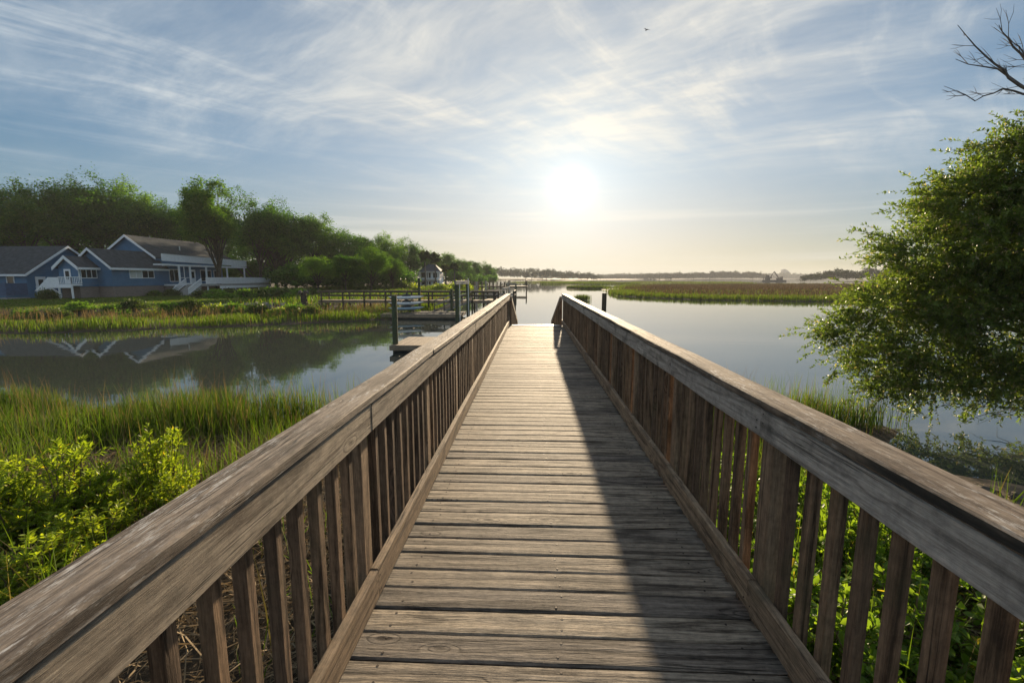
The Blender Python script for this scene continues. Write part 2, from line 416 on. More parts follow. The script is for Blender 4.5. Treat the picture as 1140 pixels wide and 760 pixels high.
# thinner towards the horizon, where only long flat bands remain
bandn = g.noise(g.vmath('MULTIPLY', d, (1.3, 1.3, 38.0)), 1.0, 4, 0.55)
band = g.math('MULTIPLY', g.sstep(bandn.outputs[0], 0.5, 0.75), 0.55)
hz = g.sstep(sp.outputs[2], 0.10, 0.34)
al = g.math('ADD', g.math('MULTIPLY', al, hz), g.math('MULTIPLY', band, g.math('SUBTRACT', 1.0, hz)), clamp=True)
aur = g.math('POWER', dot, 14.0)
aur2 = g.math('POWER', dot, 70.0)
core = g.math('POWER', dot, 300.0)
core2 = g.math('POWER', dot, 2200.0)
cloudL = g.math('ADD', g.math('MULTIPLY_ADD', aur, 0.18, 0.78), g.math('MULTIPLY', aur2, 0.08))
cloudc = g.mix(g.math('POWER', dot, 5.0), (0.86, 0.95, 1.0), (1.0, 0.93, 0.80))
K = SKYK = 1.0
cl = g.vmath('SCALE', cloudc); cl.node.inputs[3].default_value = 1.0
g.l(g.math('MULTIPLY', cloudL, 5.9), cl.node.inputs[3])
skc0 = sky.outputs[0]
dn_ = g.vmath('ADD', g.vmath('MULTIPLY', skc0, (1/4.6, 1/6.0, 1/8.2)), (1, 1, 1))
skc = g.vmath('DIVIDE', skc0, dn_)
sunward = g.math('POWER', dot, 3.0)
skc = g.mix(g.math('MULTIPLY', sunward, 0.85), g.vmath('MULTIPLY', skc, (0.34, 0.63, 0.82)), skc)
warm = g.math('MULTIPLY', g.math('SUBTRACT', 1.0, g.sstep(sp.outputs[2], 0.0, 0.26)), g.math('POWER', g.math('MULTIPLY_ADD', g.vmath('DOT_PRODUCT', d, tuple(SUN)), 0.5, 0.5), 3.0))
skc = g.mix(warm, skc, g.vmath('MULTIPLY', skc, (1.38, 0.98, 0.74)))
mixc = g.mix(g.math('MULTIPLY', al, 0.8), skc, cl)
# light the thin cloud in front of the sun scatters forward
gl = g.n('ShaderNodeMix', data_type='RGBA', blend_type='ADD'); gl.inputs[0].default_value = 1.0
g.l(mixc, gl.inputs[6])
gv = g.math('ADD', g.math('MULTIPLY', core, 0.9), g.math('ADD', g.math('MULTIPLY', core2, 5.0), g.math('ADD', g.math('MULTIPLY', aur2, 0.45), g.math('MULTIPLY', aur, 0.6))))
gcol = g.n('ShaderNodeVectorMath', operation='SCALE'); gcol.inputs[0].default_value = (1.0, 0.84, 0.58); g.l(gv, gcol.inputs[3])
g.l(gcol.outputs[0], gl.inputs[7])
g.l(gl.outputs[2], bg.inputs[0]); bg.inputs[1].default_value = 0.072
g.l(bg.outputs[0], wout.inputs[0])

S.view_settings.view_transform = 'Standard'; S.view_settings.look = 'None'
S.view_settings.exposure = 1.3; S.view_settings.gamma = 1.0

# ------------------------------------------------------------------ terrain
NEAR = np.array([(-70,13.0),(-30,11.2),(-20,10.4),(-12,10.3),(-7,10.6),(-4,10.4),(-2,11.2),(0.2,10.2),(2.2,9.8),(4.6,11.4),(7.2,11.3),(8.0,10.2),(7.0,9.0),(7.2,7.9),(8.6,7.0),(11.0,7.3),(12.6,8.8),(14.0,11.6),(18,12.8),(30,12),(60,12),(60,-60),(-70,-60)], float)
LEFT = np.array([(-140,20),(-60,23.5),(-32.5,26.3),(-28.4,27.9),(-23.8,29.7),(-19,32.3),(-11.7,36.2),(-10.2,42),(-9.0,52),(-10,75),(-13,120),(-18,190),(-26,270),(-40,340),(-80,430),(-140,520),(-400,560),(-900,500),(-900,10)], float)
MARSH = np.array([(15.5,86),(26.5,71.5),(39.2,68),(47.8,66.5),(80,62),(150,55),(260,80),(330,150),(300,215),(200,240),(149,246),(97.7,236),(60,222),(40.5,205),(30,170),(21,140),(16.5,100)], float)
ISLES = [np.array([(6.4,71.5),(8.2,70.4),(9.6,71.6),(8.6,74.0),(6.9,74)], float),
         np.array([(11,150),(18,146),(27,152),(24,160),(13,158)], float),
         np.array([(4,255),(30,240),(62,262),(60,300),(20,290)], float),
         np.array([(-20,330),(10,318),(40,335),(70,380),(10,390)], float),
         np.array([(60,300),(140,290),(150,340),(80,360)], float)]
FAR = np.array([(-500,700),(-120,640),(-60,640),(0,660),(60,690),(98,760),(130,900),(150,1050),(300,930),(330,900),(420,905),(470,930),(480,1100),(520,1500),(900,1600),(3200,1500),(3200,3400),(-3200,3400),(-3200,600)], float)
RIGHTFAR = np.array([(240,395),(270,372),(340,365),(460,380),(700,360),(900,420),(700,520),(420,450),(300,430)], float)

def sdist(poly, X, Y):
    """signed distance, positive inside"""
    n = len(poly); dmin = np.full(X.shape, 1e18); inside = np.zeros(X.shape, bool)
    for i in range(n):
        x0, y0 = poly[i]; x1, y1 = poly[(i+1) % n]
        ex, ey = x1-x0, y1-y0
        t = np.clip(((X-x0)*ex + (Y-y0)*ey)/(ex*ex+ey*ey), 0, 1)
        dd = (X-x0-t*ex)**2 + (Y-y0-t*ey)**2
        dmin = np.minimum(dmin, dd)
        c = ((y0 > Y) != (y1 > Y)) & (X < (x1-x0)*(Y-y0)/(y1-y0+1e-12) + x0)
        inside ^= c
    dd = np.sqrt(dmin)
    return np.where(inside, dd, -dd)

def ss(x, a, b):
    t = np.clip((x-a)/(b-a), 0, 1); return t*t*(3-2*t)

def wob(X, Y, s, seed):
    r = np.random.default_rng(seed); out = 0
    for k in range(6):
        a = r.uniform(0, 2*pi); f = s*(1.0+0.6*k); ph = r.uniform(0, 6.28)
        out = out + np.sin((X*math.cos(a)+Y*math.sin(a))*f + ph)/(1+0.5*k)
    return out/2.5

def height(X, Y):
    X = np.asarray(X, float); Y = np.asarray(Y, float)
    h = np.full(X.shape, -1.3)
    dn = sdist(NEAR, X, Y) + 0.25*wob(X, Y, 1.3, 1)
    hn = -1.3 + 1.33*ss(dn, -3.5, 0.25) + 0.09*ss(dn, 0, 1.6) + 0.62*ss(dn, 1.6, 6.5) + 0.3*ss(dn, 6, 20) + 0.03*wob(X, Y, 3.0, 2)
    dl = sdist(LEFT, X, Y) + 0.5*wob(X, Y, 0.6, 3)
    hl = -1.3 + 1.36*ss(dl, -4, 0.3) + 0.10*ss(dl, 0, 3) + 0.6*ss(dl, 9.5, 13.5) + 1.2*ss(dl, 38, 75) + 4.0*ss(dl, 70, 200) + 0.03*wob(X, Y, 0.9, 4)
    h = np.maximum(np.maximum(h, hn), hl)
    for i, p in enumerate([MARSH] + ISLES):
        dm = sdist(p, X, Y) + 1.2*wob(X, Y, 0.25, 10+i) if i != 1 else sdist(p, X, Y)
        h = np.maximum(h, -1.3 + 1.42*ss(dm, -4, 1.0))
    df = sdist(FAR, X, Y); h = np.maximum(h, -1.3 + 1.6*ss(df, -15, 5) + 1.2*ss(df, 5, 60))
    dr = sdist(RIGHTFAR, X, Y); h = np.maximum(h, -1.3 + 1.6*ss(dr, -8, 3) + 0.8*ss(dr, 3, 30))
    return h
def hz_at(x, y): return float(height(np.array([x]), np.array([y]))[0])

NA, NR = 420, 330
ang = np.linspace(0, 2*pi, NA, endpoint=False)
rad = 0.4*(3300/0.4)**np.linspace(0, 1, NR)
A_, R_ = np.meshgrid(ang, rad, indexing='ij')
X = R_*np.cos(A_); Y = R_*np.sin(A_)+0.0
Hh = height(X, Y)
V = np.stack([X, Y, Hh], -1).reshape(-1, 3)
V = np.vstack([V, [(0, 0, hz_at(0, 0))]])
ii, jj = np.meshgrid(np.arange(NA), np.arange(NR-1), indexing='ij'); i2 = (ii+1) % NA
F4 = np.stack([ii*NR+jj, ii*NR+jj+1, i2*NR+jj+1, i2*NR+jj], -1).reshape(-1, 4)
ctr = len(V)-1
F4 = np.vstack([F4, np.stack([np.full(NA, ctr), np.arange(NA)*NR, ((np.arange(NA)+1) % NA)*NR, ((np.arange(NA)+1) % NA)*NR], -1)])
F4 = F4[:, :]
quads = F4[:-NA]; tris = F4[-NA:, :3]
me = bpy.data.meshes.new('ground')
me.vertices.add(len(V)); me.vertices.foreach_set('co', V.astype(np.float32).ravel())
li = np.concatenate([quads.ravel(), tris.ravel()]).astype(np.int32)
me.loops.add(len(li)); me.loops.foreach_set('vertex_index', li)
me.polygons.add(len(quads)+len(tris))
me.polygons.foreach_set('loop_start', np.concatenate([np.arange(len(quads))*4, len(quads)*4 + np.arange(len(tris))*3]).astype(np.int32))
me.polygons.foreach_set('use_smooth', np.ones(len(quads)+len(tris), bool)); me.update(calc_edges=True)
# which soil: r = lawn, g = marsh mud, b = sandy mud of the little beach
dl = sdist(LEFT, V[:,0], V[:,1]); dn = sdist(NEAR, V[:,0], V[:,1])
lawn = ss(dl, 11.5, 14)*(1-ss(dl, 45, 60))*(1-ss(V[:,0], -30, -24))*(1-ss(V[:,1], 66, 74))
beach = ss(V[:,0], 5.2, 6.2)*(1-ss(V[:,1], 9.2, 9.9))*ss(dn, -3, 0.2)*(1-ss(dn, 2.0, 3.5))
colr = np.stack([lawn, 1-ss(V[:,2], 0.05, 0.45), beach, np.ones(len(V))], -1).astype(np.float32)
at_ = me.color_attributes.new('soil', 'FLOAT_COLOR', 'POINT'); at_.data.foreach_set('color', colr.ravel())
m, nt, out = mat_new('earth'); g = NT(nt)
tc = g.n('ShaderNodeTexCoord'); av = g.n('ShaderNodeVertexColor', layer_name='soil'); sc = g.n('ShaderNodeSeparateColor'); g.l(av.outputs[0], sc.inputs[0])
n1 = g.noise(tc.outputs['Object'], 1.4, 6, 0.65); n2 = g.noise(tc.outputs['Object'], 14.0, 5, 0.7)
f = g.math('ADD', g.math('MULTIPLY', n1.outputs[0], 0.5), g.math('MULTIPLY', n2.outputs[0], 0.5)); f = g.sstep(f, 0.35, 0.65)
c = g.mix(f, (0.028,0.021,0.014), (0.085,0.062,0.038))
c = g.mix(sc.outputs[2], c, g.mix(f, (0.10,0.075,0.05), (0.24,0.18,0.12)))
c = g.mix(sc.outputs[1], c, g.mix(f, (0.03,0.024,0.016), (0.06,0.048,0.03)), 'MIX') if False else c
c = g.mix(sc.outputs[0], c, g.mix(f, (0.05,0.075,0.02), (0.115,0.13,0.04)))
b = g.n('ShaderNodeBsdfPrincipled'); g.l(c, b.inputs['Base Color']); b.inputs['Roughness'].default_value = 0.9; b.inputs['Specular IOR Level'].default_value = 0.2
bp = g.n('ShaderNodeBump'); bp.inputs['Strength'].default_value = 0.8; bp.inputs['Distance'].default_value = 0.03; g.l(f, bp.inputs['Height']); g.l(bp.outputs[0], b.inputs['Normal'])
g.l(b.outputs[0], out.inputs[0])
tag(link('ground', me, m), kind='structure')

# ------------------------------------------------------------------ water
m, nt, out = mat_new('creek_water'); g = NT(nt)
tc = g.n('ShaderNodeTexCoord')
r1 = g.noise(g.vmath('MULTIPLY', tc.outputs['Object'], (0.5, 1.4, 1)), 0.55, 3, 0.5)
r2 = g.noise(g.vmath('MULTIPLY', tc.outputs['Object'], (0.7, 1.6, 1)), 5.0, 3, 0.6)
calm = g.noise(g.vmath('MULTIPLY', tc.outputs['Object'], (0.010, 0.05, 1)), 1.0, 3, 0.5)
amp = g.math('MULTIPLY_ADD', g.sstep(calm.outputs[0], 0.45, 0.7), 0.5, 0.25)
hgt = g.math('ADD', g.math('MULTIPLY', r1.outputs[0], 0.9), g.math('MULTIPLY', g.math('MULTIPLY', r2.outputs[0], amp), 0.10))
bp = g.n('ShaderNodeBump'); bp.inputs['Strength'].default_value = 0.10; bp.inputs['Distance'].default_value = 0.04; g.l(hgt, bp.inputs['Height'])
b = g.n('ShaderNodeBsdfPrincipled'); b.inputs['Base Color'].default_value = (0.050, 0.058, 0.048, 1)
b.inputs['Roughness'].default_value = 0.025; b.inputs['IOR'].default_value = 1.6; b.inputs['Specular IOR Level'].default_value = 1.0
g.l(bp.outputs[0], b.inputs['Normal']); g.l(b.outputs[0], out.inputs[0])
wm = MB(); nseg = 96
ring = [(3300*math.cos(2*pi*k/nseg), 3300*math.sin(2*pi*k/nseg), 0) for k in range(nseg)]
wm.add(ring, [tuple(range(nseg))])
tag(wm.build('water', m), kind='structure')

# ------------------------------------------------------------------ air
if HAZE > 0:
    m, nt, out = mat_new('morning_air'); g = NT(nt)
    pv = g.n('ShaderNodeVolumePrincipled'); pv.inputs['Density'].default_value = HAZE
    pv.inputs['Color'].default_value = (0.93, 0.94, 0.95, 1); pv.inputs['Anisotropy'].default_value = 0.0
    g.l(pv.outputs[0], out.inputs['Volume'])
    hb = MB(); hb.box(-3400, 3400, -3400, 3400, -3.0, 60.0)
    tag(hb.build('haze', m), kind='stuff')
S.cycles.volume_bounces = 0
S.cycles.use_denoising = True
S.cycles.max_bounces = 7; S.cycles.diffuse_bounces = 3; S.cycles.glossy_bounces = 3; S.cycles.transmission_bounces = 4
S.cycles.sample_clamp_indirect = 6.0
# ------------------------------------------------------------------ the boardwalk
DZ = 1.9                          # deck surface
Y0, Y1 = -1.2, 14.45
XL, XR = -0.682, 0.945             # inner faces of the kick boards
walk = empty('boardwalk', (0, 6, DZ), 'long weathered plank boardwalk with slatted railings running straight out to the water', 'boardwalk')
def loc(x, y, z): return (x, y-6, z-DZ)
def W2(x, y, z): return Vector((x, y-6, z-DZ))
rr = random.Random(5)
mb = MB(); y = Y0; nails = MB()
joist_x = [XL+0.09, (XL+XR)/2, XR-0.09]
while y < Y1-0.02:
    w = 0.140 + rr.uniform(-0.0025, 0.0025); gap = rr.choice([0.004, 0.005, 0.006, 0.007, 0.008, 0.012])
    if y + w > Y1: w = Y1-y
    zc = DZ-0.019 + rr.uniform(-0.003, 0.0025); tilt = rr.uniform(-0.003, 0.003); skew = rr.uniform(-0.0025, 0.0025)
    xl = XL-0.10 + rr.uniform(-0.012, 0.012); xr = XR+0.10 + rr.uniform(-0.012, 0.012)
    # worn, slightly cupped board with rounded edges, split along its length into stretches
    nx = 9; sec = [(-0.5,-1),(0.5,-1),(0.5,0.55),(0.44,0.92),(0.25,0.99),(0,0.93),(-0.25,0.99),(-0.44,0.92),(-0.5,0.55)]
    ns = len(sec); vs = []; fs = []
    ew = [rr.uniform(-0.0016, 0.0016) for _ in range(nx)]; ew2 = [rr.uniform(-0.0016, 0.0016) for _ in range(nx)]
    for k in range(nx):
        t = k/(nx-1); x = xl + (xr-xl)*t
        for (a, bq) in sec:
            yy = y + w/2 + a*w + (ew[k] if a < 0 else ew2[k])*(1 if abs(a) > 0.4 else 0) + skew*(t-0.5)
            vs.append(W2(x, yy, zc + 0.019*bq + tilt*(t-0.5) + 0.0012*math.sin(3*t+y*7)))
    for k in range(nx-1):
        for q in range(ns):
            q2 = (q+1) % ns; fs.append((k*ns+q, (k+1)*ns+q, (k+1)*ns+q2, k*ns+q2))
    fs.append(tuple(range(ns))); fs.append(tuple(range((nx-1)*ns+ns-1, (nx-1)*ns-1, -1)))
    mb.add(vs, fs)
    if y > 0.5:
        for jx in joist_x:
            for q in (0.24, 0.76):
                if rr.random() < 0.08: continue
                cx_, cy_ = jx + rr.uniform(-0.02, 0.02), y + w*q + rr.uniform(-0.008, 0.008)
                t = (cx_-xl)/(xr-xl)
                r_ = 0.0056; zt = zc+0.0188+tilt*(t-0.5)+0.0012*math.sin(3*t+y*7)
                nails.add([W2(cx_+r_*math.cos(k*pi/3), cy_+r_*math.sin(k*pi/3), zt+0.0008) for k in range(6)] + [W2(cx_+r_*1.2*math.cos(k*pi/3), cy_+r_*1.2*math.sin(k*pi/3), zt-0.004) for k in range(6)],
                          [(0,1,2,3,4,5)] + [(k, 6+k, 6+(k+1) % 6, (k+1) % 6) for k in range(6)])
    y += w + gap
mb.build('deck', M['deck'], walk)
tag(nails.build('nail', M['nail'], walk), kind='stuff')
# framing under the deck
fr = MB()
for jx in (XL-0.05, (XL+XR)/2, XR+0.05): fr.beam(W2(jx, Y0, DZ-0.04-0.095), W2(jx, Y1-0.03, DZ-0.04-0.095), 0.04, 0.185, 0.003)
fr.build('stringer', M['frame'], walk)
for k in range(7):
    py = 0.3 + 2.35*k
    for px in (XL-0.02, XR+0.02):
        s_ = MB(); gz = min(hz_at(px, py), 0) - 1.0
        s_.tube([W2(px, py, gz), W2(px, py, DZ-0.235)], 0.11, 12)
        s_.build('support_pile', M['pile_green'], walk)
    cb = MB(); cb.beam(W2(XL-0.25, py, DZ-0.29), W2(XR+0.25, py, DZ-0.29), 0.09, 0.1, 0.004); cb.build('cross_beam', M['frame'], walk)

BAY = 1.22; POST0 = 1.86
post_y = [POST0 + BAY*k for k in range(-2, 11)]
bal_me = {}
def board_chain(mbx, x, z, w, h, ys, ch, up=(0,0,1), gap=0.004, rz=rr):
    for a, b_ in zip(ys[:-1], ys[1:]):
        n_ = max(1, int((b_-a)/1.22)); sec = []
        cch = ch; hw, hh_ = w/2, h/2
        prof = [(-hw+cch,-hh_),(hw-cch,-hh_),(hw,-hh_+cch),(hw,hh_-cch),(hw-cch,hh_),(-hw+cch,hh_),(-hw,hh_-cch),(-hw,-hh_+cch)]
        vs = []; fs = []; ox = rz.uniform(-0.002, 0.002); oz = rz.uniform(-0.002, 0.002)
        for k in range(2*n_+1):
            t = k/(2*n_); yy = a+gap/2 + (b_-a-gap)*t
            wx = ox + rz.uniform(-0.0025, 0.0025); wz = oz + (0 if k % 2 == 0 else -0.003) + rz.uniform(-0.002, 0.002)
            vs += [W2(x+wx+u_, yy, z+wz+v_) for u_, v_ in prof]
        for k in range(2*n_):
            for q_ in range(8): fs.append((k*8+q_, (k+1)*8+q_, (k+1)*8+(q_+1) % 8, k*8+(q_+1) % 8))
        fs.append(tuple(range(8))); fs.append(tuple(range(16*n_+7, 16*n_-1, -1))); mbx.add(vs, fs); continue
        # each length of board, subdivided a little so it wanders like real lumber
        mbx.beam(W2(x+rz.uniform(-0.002,0.002), a+gap/2, z+rz.uniform(-0.003,0.003)), W2(x+rz.uniform(-0.002,0.002), b_-gap/2, z+rz.uniform(-0.003,0.003)), w, h, ch, up)
RAIL_TOP = DZ + 1.015
def railing(sgn, xin, joints, capj, label, capmat, facemat):
    # face board = the rail itself
    xf = xin + sgn*0.019
    fb = MB(); board_chain(fb, xf, RAIL_TOP-0.044-0.0615, 0.038, 0.123, joints, 0.004)
    r = fb.build('railing', facemat, walk); tag(r, label)
    cp = MB(); board_chain(cp, xin + sgn*0.054, RAIL_TOP-0.019, 0.132, 0.037, capj, 0.006, gap=0.006)
    cp.build('cap_board', capmat, r)
    tb = MB(); board_chain(tb, xf, DZ+0.063+0.070, 0.038, 0.140, joints, 0.005)
    tb.build('kick_board', M['toe'], r)
    xp = xin + sgn*(0.038+0.045+0.001)
    for py in post_y:
        p = MB()
        p.beam(W2(xp, py, DZ-0.36), W2(xp, py, RAIL_TOP-0.040), 0.089, 0.089, 0.005)
        p.build('post', M['post'], r)
    xb = xin + sgn*(0.038+0.0195+0.001)
    k = 0; far = MB()
    gapb = (BAY-0.089-8*0.038)/9
    for py in post_y[:-1]:
        for q in range(8):
            by = py + 0.0445 + gapb*(q+1) + 0.038*q + 0.019
            dx = rr.uniform(-0.002, 0.002)
            top, bot = RAIL_TOP-0.042, DZ-0.09
            lean = rr.uniform(-0.006, 0.006)
            if by < 8.0 and by > 0.3:
                key = k % 10
                if key not in bal_me:
                    b_ = MB(); b_.beam((0,0,0), (0,0,top-bot), 0.038, 0.038, 0.003); ob = b_.build('baluster', M['baluster'], r); bal_me[key] = ob.data
                else: ob = link('baluster', bal_me[key], None, r)
                ob.location = W2(xb+dx, by, bot); ob.rotation_euler = (lean, rr.uniform(-0.002, 0.002), rr.choice((0, pi)) + rr.uniform(-0.05, 0.05)); k += 1
            else:
                far.beam(W2(xb+dx, by-lean*0.5, bot), W2(xb+dx, by+lean*0.5, top), 0.038, 0.038, 0.003)
    for by in (14.19, 14.30): far.beam(W2(xb, by, DZ-0.09), W2(xb, by, RAIL_TOP-0.042), 0.038, 0.038, 0.003)
    p = MB(); p.beam(W2(xp, Y1-0.045, DZ-0.36), W2(xp, Y1-0.045, RAIL_TOP-0.040), 0.089, 0.089, 0.005); p.build('post', M['post'], r)
    tag(far.build('baluster', M['baluster'], r), kind='stuff')
    nl = MB()
    for py in post_y:
        for zz_ in (RAIL_TOP-0.07, RAIL_TOP-0.105, RAIL_TOP-0.142, DZ+0.10, DZ+0.165):
            for dy in (-0.028, 0.028):
                if rr.random() < 0.25: continue
                yy, z2 = py+dy+rr.uniform(-.006,.006), zz_+rr.uniform(-.008,.008)
                xs_ = xin - sgn*0.0006; q6 = [(yy+0.0030*math.cos(k*pi/3), z2+0.0030*math.sin(k*pi/3)) for k in range(6)]
                nl.add([W2(xs_-sgn*0.0002, a_, b_) for a_, b_ in q6] + [W2(xs_+sgn*0.004, a_, b_) for a_, b_ in q6], [(0,1,2,3,4,5)] + [(k, (k+1) % 6, 6+(k+1) % 6, 6+k) for k in range(6)])
    tag(nl.build('nail', M['nail'], r), kind='stuff')
    return r
railing(-1, XL, [Y0, post_y[2], post_y[5], post_y[8], Y1], [Y0, post_y[3], post_y[6], post_y[9], Y1], 'warm brown side of the slatted railing, lit by the sun', M['cap'], M['rail'])
railing(1, XR, [Y0, post_y[2], post_y[3], post_y[6], post_y[9], Y1], [Y0, post_y[4], post_y[7], post_y[10], Y1], 'grey shaded side of the slatted railing with dark mould stains', M['cap_mould'], M['rail_shaded'])
hp = MB(); hp.box(XL+0.02, XR-0.02, Y1-6-0.03, Y1-6+0.16, 0.004, 0.012); hp2 = hp
hp.v = [(v[0], v[1], v[2]) for v in hp.v]
hp.build('hinge_plate', M['alum'], walk)

# ------------------------------------------------------------------ gangway down to the floating dock
GY0, GY1 = Y1+0.03, 20.6
GZ0, GZ1 = DZ-0.08, 0.50
gw = empty('gangway', (0.1, GY0, GZ0), 'sloping wooden gangway with railings leading down from the boardwalk end', 'gangway')
def G2(x, t, z): return Vector((x-0.1, (GY1-GY0)*t, (GZ1-GZ0)*t + z))
gd = MB(); n = 42
gx0, gx1 = XL+0.02, XR-0.02
for k in range(n):
    t0, t1 = k/n, (k+0.96)/n
    a = G2(0, t0, 0); b_ = G2(0, t1, 0)
    gd.add([(gx0-.1, a.y, a.z), (gx1-.1, a.y, a.z), (gx1-.1, b_.y, b_.z), (gx0-.1, b_.y, b_.z)] + [(gx0-.1, a.y, a.z-.03), (gx1-.1, a.y, a.z-.03), (gx1-.1, b_.y, b_.z-.03), (gx0-.1, b_.y, b_.z-.03)],
           [(0,1,2,3),(7,6,5,4),(0,4,5,1),(1,5,6,2),(2,6,7,3),(3,7,4,0)])
gd.build('deck', M['deck'], gw)
for xg in (gx0-0.005, gx1+0.005):
    rl = MB(); rl.beam(G2(xg, 0, 0.93), G2(xg, 1, 0.93), 0.09, 0.14, 0.004); r_ = rl.build('railing', M['rail'], gw)
    bb = MB(); bb.beam(G2(xg, 0, 0.03), G2(xg, 1, 0.03), 0.05, 0.19, 0.004); bb.build('side_beam', M['rail'], r_)
    for k in range(0, 6):
        p = MB(); p.beam(G2(xg, 0.01+k*0.196, -0.05), G2(xg, 0.01+k*0.196, 0.88), 0.085, 0.085, 0.004); p.build('post', M['post'], r_)
    for k in range(46):
        if k % 9 == 0: continue
        p = MB(); p.beam(G2(xg, 0.01+k*0.0215, 0.1), G2(xg, 0.01+k*0.0215, 0.88), 0.036, 0.036, 0.0); p.build('baluster', M['baluster'], r_)

# floating dock at its foot
fd = empty('floating_dock', (-1.9, 22.2, 0), 'low floating timber dock at the gangway foot, a sunlit corner showing past the railing', 'dock')
dm = MB()
for k in range(int(9.6/0.146)):
    x = -4.45 + k*0.146
    dm.beam((x+0.07, -2.0, 0.36), (x+0.07, 1.05, 0.36), 0.14, 0.036, 0.003)
dm.build('deck', wood('float_deck', 'y', (0.48,0.38,0.27), (0.17,0.125,0.09), knots=False, tint=0.2), fd)
sk = MB()
sk.beam((-4.50, -2.0, 0.25), (-4.50, 1.05, 0.25), 0.05, 0.22, 0.004); sk.beam((-4.53, -2.04, 0.25), (5.05, -2.04, 0.25), 0.05, 0.22, 0.004); sk.beam((-4.53, 1.09, 0.25), (5.05, 1.09, 0.25), 0.05, 0.22, 0.004)
sk.build('skirt_board', M['dock_x'], fd)
fl = MB()
for x in (-3.7, -1.2, 1.4, 4.0): fl.box(x-0.7, x+0.7, -1.8, 0.9, -0.25, 0.14)
fl.build('float_drum', M['steel_dark'], fd)

def piling(x, y, top, r, label, mat, group=None, bottom=-1.6, cap=False):
    t = empty('piling', (x, y, 0), label, 'piling', group)
    p = MB(); p.tube([(0.01,0,bottom), (0,0,0.2), (0.01,0,top)], [r*1.08, r*1.04, r], 14); p.build('shaft', mat, t, smooth=False)
    if cap:
        c = MB(); c.tube([(0.01,0,top), (0.01,0,top+0.05), (0.01,0,top+0.2)], [r*1.05, r*1.05, 0.01], 14); c.build('pile_cap', M['white'], t)
    return t
piling(*at(440.5, 388, 20.6)[:2], 2.62, 0.125, 'tall green-stained piling rising through the sunlit corner of the floating dock', M['pile_green'])
piling(*at(672.3, 340, 21.0)[:2], 2.72, 0.105, 'lone grey-brown piling standing in the water just past the boardwalk railing', M['dock_z'])
# ------------------------------------------------------------------ neighbour's pier, dock and lifts on the other bank
PIER = 'long wooden pier with post-and-rail sides crossing the green marsh grass below the wood'
px0, px1, pyy, pz = -22.0, -3.4, 47.0, 1.12
pier = empty('pier', (-12, pyy, pz), PIER, 'pier')
d_ = MB()
nb = int((px1-px0)/0.16)
for k in range(nb):
    x = px0 + k*0.16
    d_.box(x+12, x+12+0.145, -0.8, 0.8, -0.03, 0.012+0.006*((k*7) % 3))
d_.box(px0+12, px1+12, -0.83, -0.805, -0.26, -0.01); d_.box(px0+12, px1+12, 0.805, 0.83, -0.26, -0.01)
d_.build('deck', M['dock_x'], pier)
for sy in (-0.84, 0.84):
    rl = MB(); rl.box(px0+12, px1+12, sy-0.09, sy+0.09, 0.93, 0.98); rl.box(px0+12, px1+12, sy-0.02, sy+0.02, 0.42, 0.55); rl.box(px0+12, px1+12, sy-0.022, sy+0.022, 0.79, 0.925)
    rl.build('railing', M['dock_dark'], pier)
n = 9
for k in range(n):
    x = px0+0.4 + (px1-px0-0.8)*k/(n-1)
    for sy in (-0.9, 0.9):
        p = MB(); p.tube([(x+12, sy, hz_at(x, pyy)-0.8-pz), (x+12, sy, 0.93)], 0.085, 8); p.build('post', M['dock_z'], pier)
# head of the pier: square landing with paler rails
ph = empty('pier_landing', (-3.4, 48.6, 1.1), 'square pier landing with pale grey handrails at the end of the long pier', 'landing')
h_ = MB()
for k in range(16): h_.box(-1.6+k*0.2, -1.6+k*0.2+0.185, -1.7, 2.6, -0.05, 0.0)
h_.build('deck', M['dock_x'], ph)
for a, b_ in (((-1.6,-1.7),(1.6,-1.7)), ((1.6,-1.7),(1.6,2.6)), ((-1.6,2.6),(1.6,2.6))):
    r_ = MB()
    for z in (0.97, 0.55): r_.beam((a[0],a[1],z), (b_[0],b_[1],z), 0.14 if z > 0.9 else 0.04, 0.04 if z > 0.9 else 0.14)
    r_.build('railing', M['dock_grey'], ph)
for (x, y) in ((-1.55,-1.65),(1.55,-1.65),(1.55,0.5),(1.55,2.55),(-1.55,2.55),(0,-1.65)):
    p = MB(); p.tube([(x,y,-2.6),(x,y,1.0)], 0.10, 8); p.build('post', M['dock_z'], ph)

# neighbour's floating dock with kayak rack
nd = empty('floating_dock', (-9.3, 39.3, 0), 'dark low floating dock carrying a rack of stacked kayaks', 'dock')
q = MB()
for k in range(int(6.6/0.15)): q.box(-3.3+k*0.15, -3.3+k*0.15+0.14, -1.9, 1.9, 0.36, 0.40)
q.build('deck', M['dock_dark'], nd)
q = MB(); q.box(-3.35, 3.35, -1.94, -1.905, 0.14, 0.41); q.box(-3.35, 3.35, 1.905, 1.94, 0.14, 0.41); q.box(-3.35,-3.305,-1.9,1.9,0.14,0.41); q.box(3.305,3.35,-1.9,1.9,0.14,0.41)
q.build('skirt_board', M['dock_x'], nd)
q = MB(); q.box(-3.1, 3.1, -1.7, 1.7, -0.3, 0.345); q.build('float_drum', M['steel_dark'], nd)
kx, ky, kz = -11.0, 39.6, 0.41
rk = empty('kayak_rack', (kx, ky, kz), 'timber rack holding three kayaks on the dark floating dock', 'rack')
for sx in (-0.55, 0.55):
    q = MB(); q.beam((sx, 0.35, 0), (sx, 0.35, 1.45), 0.09, 0.09); q.build('post', M['dock_z'], rk)
    for z in (0.12, 0.58, 1.08):
        q = MB(); q.beam((sx, 0.32, z), (sx, -0.45, z+0.02), 0.07, 0.07); q.build('rack_arm', M['dock_z'], rk)
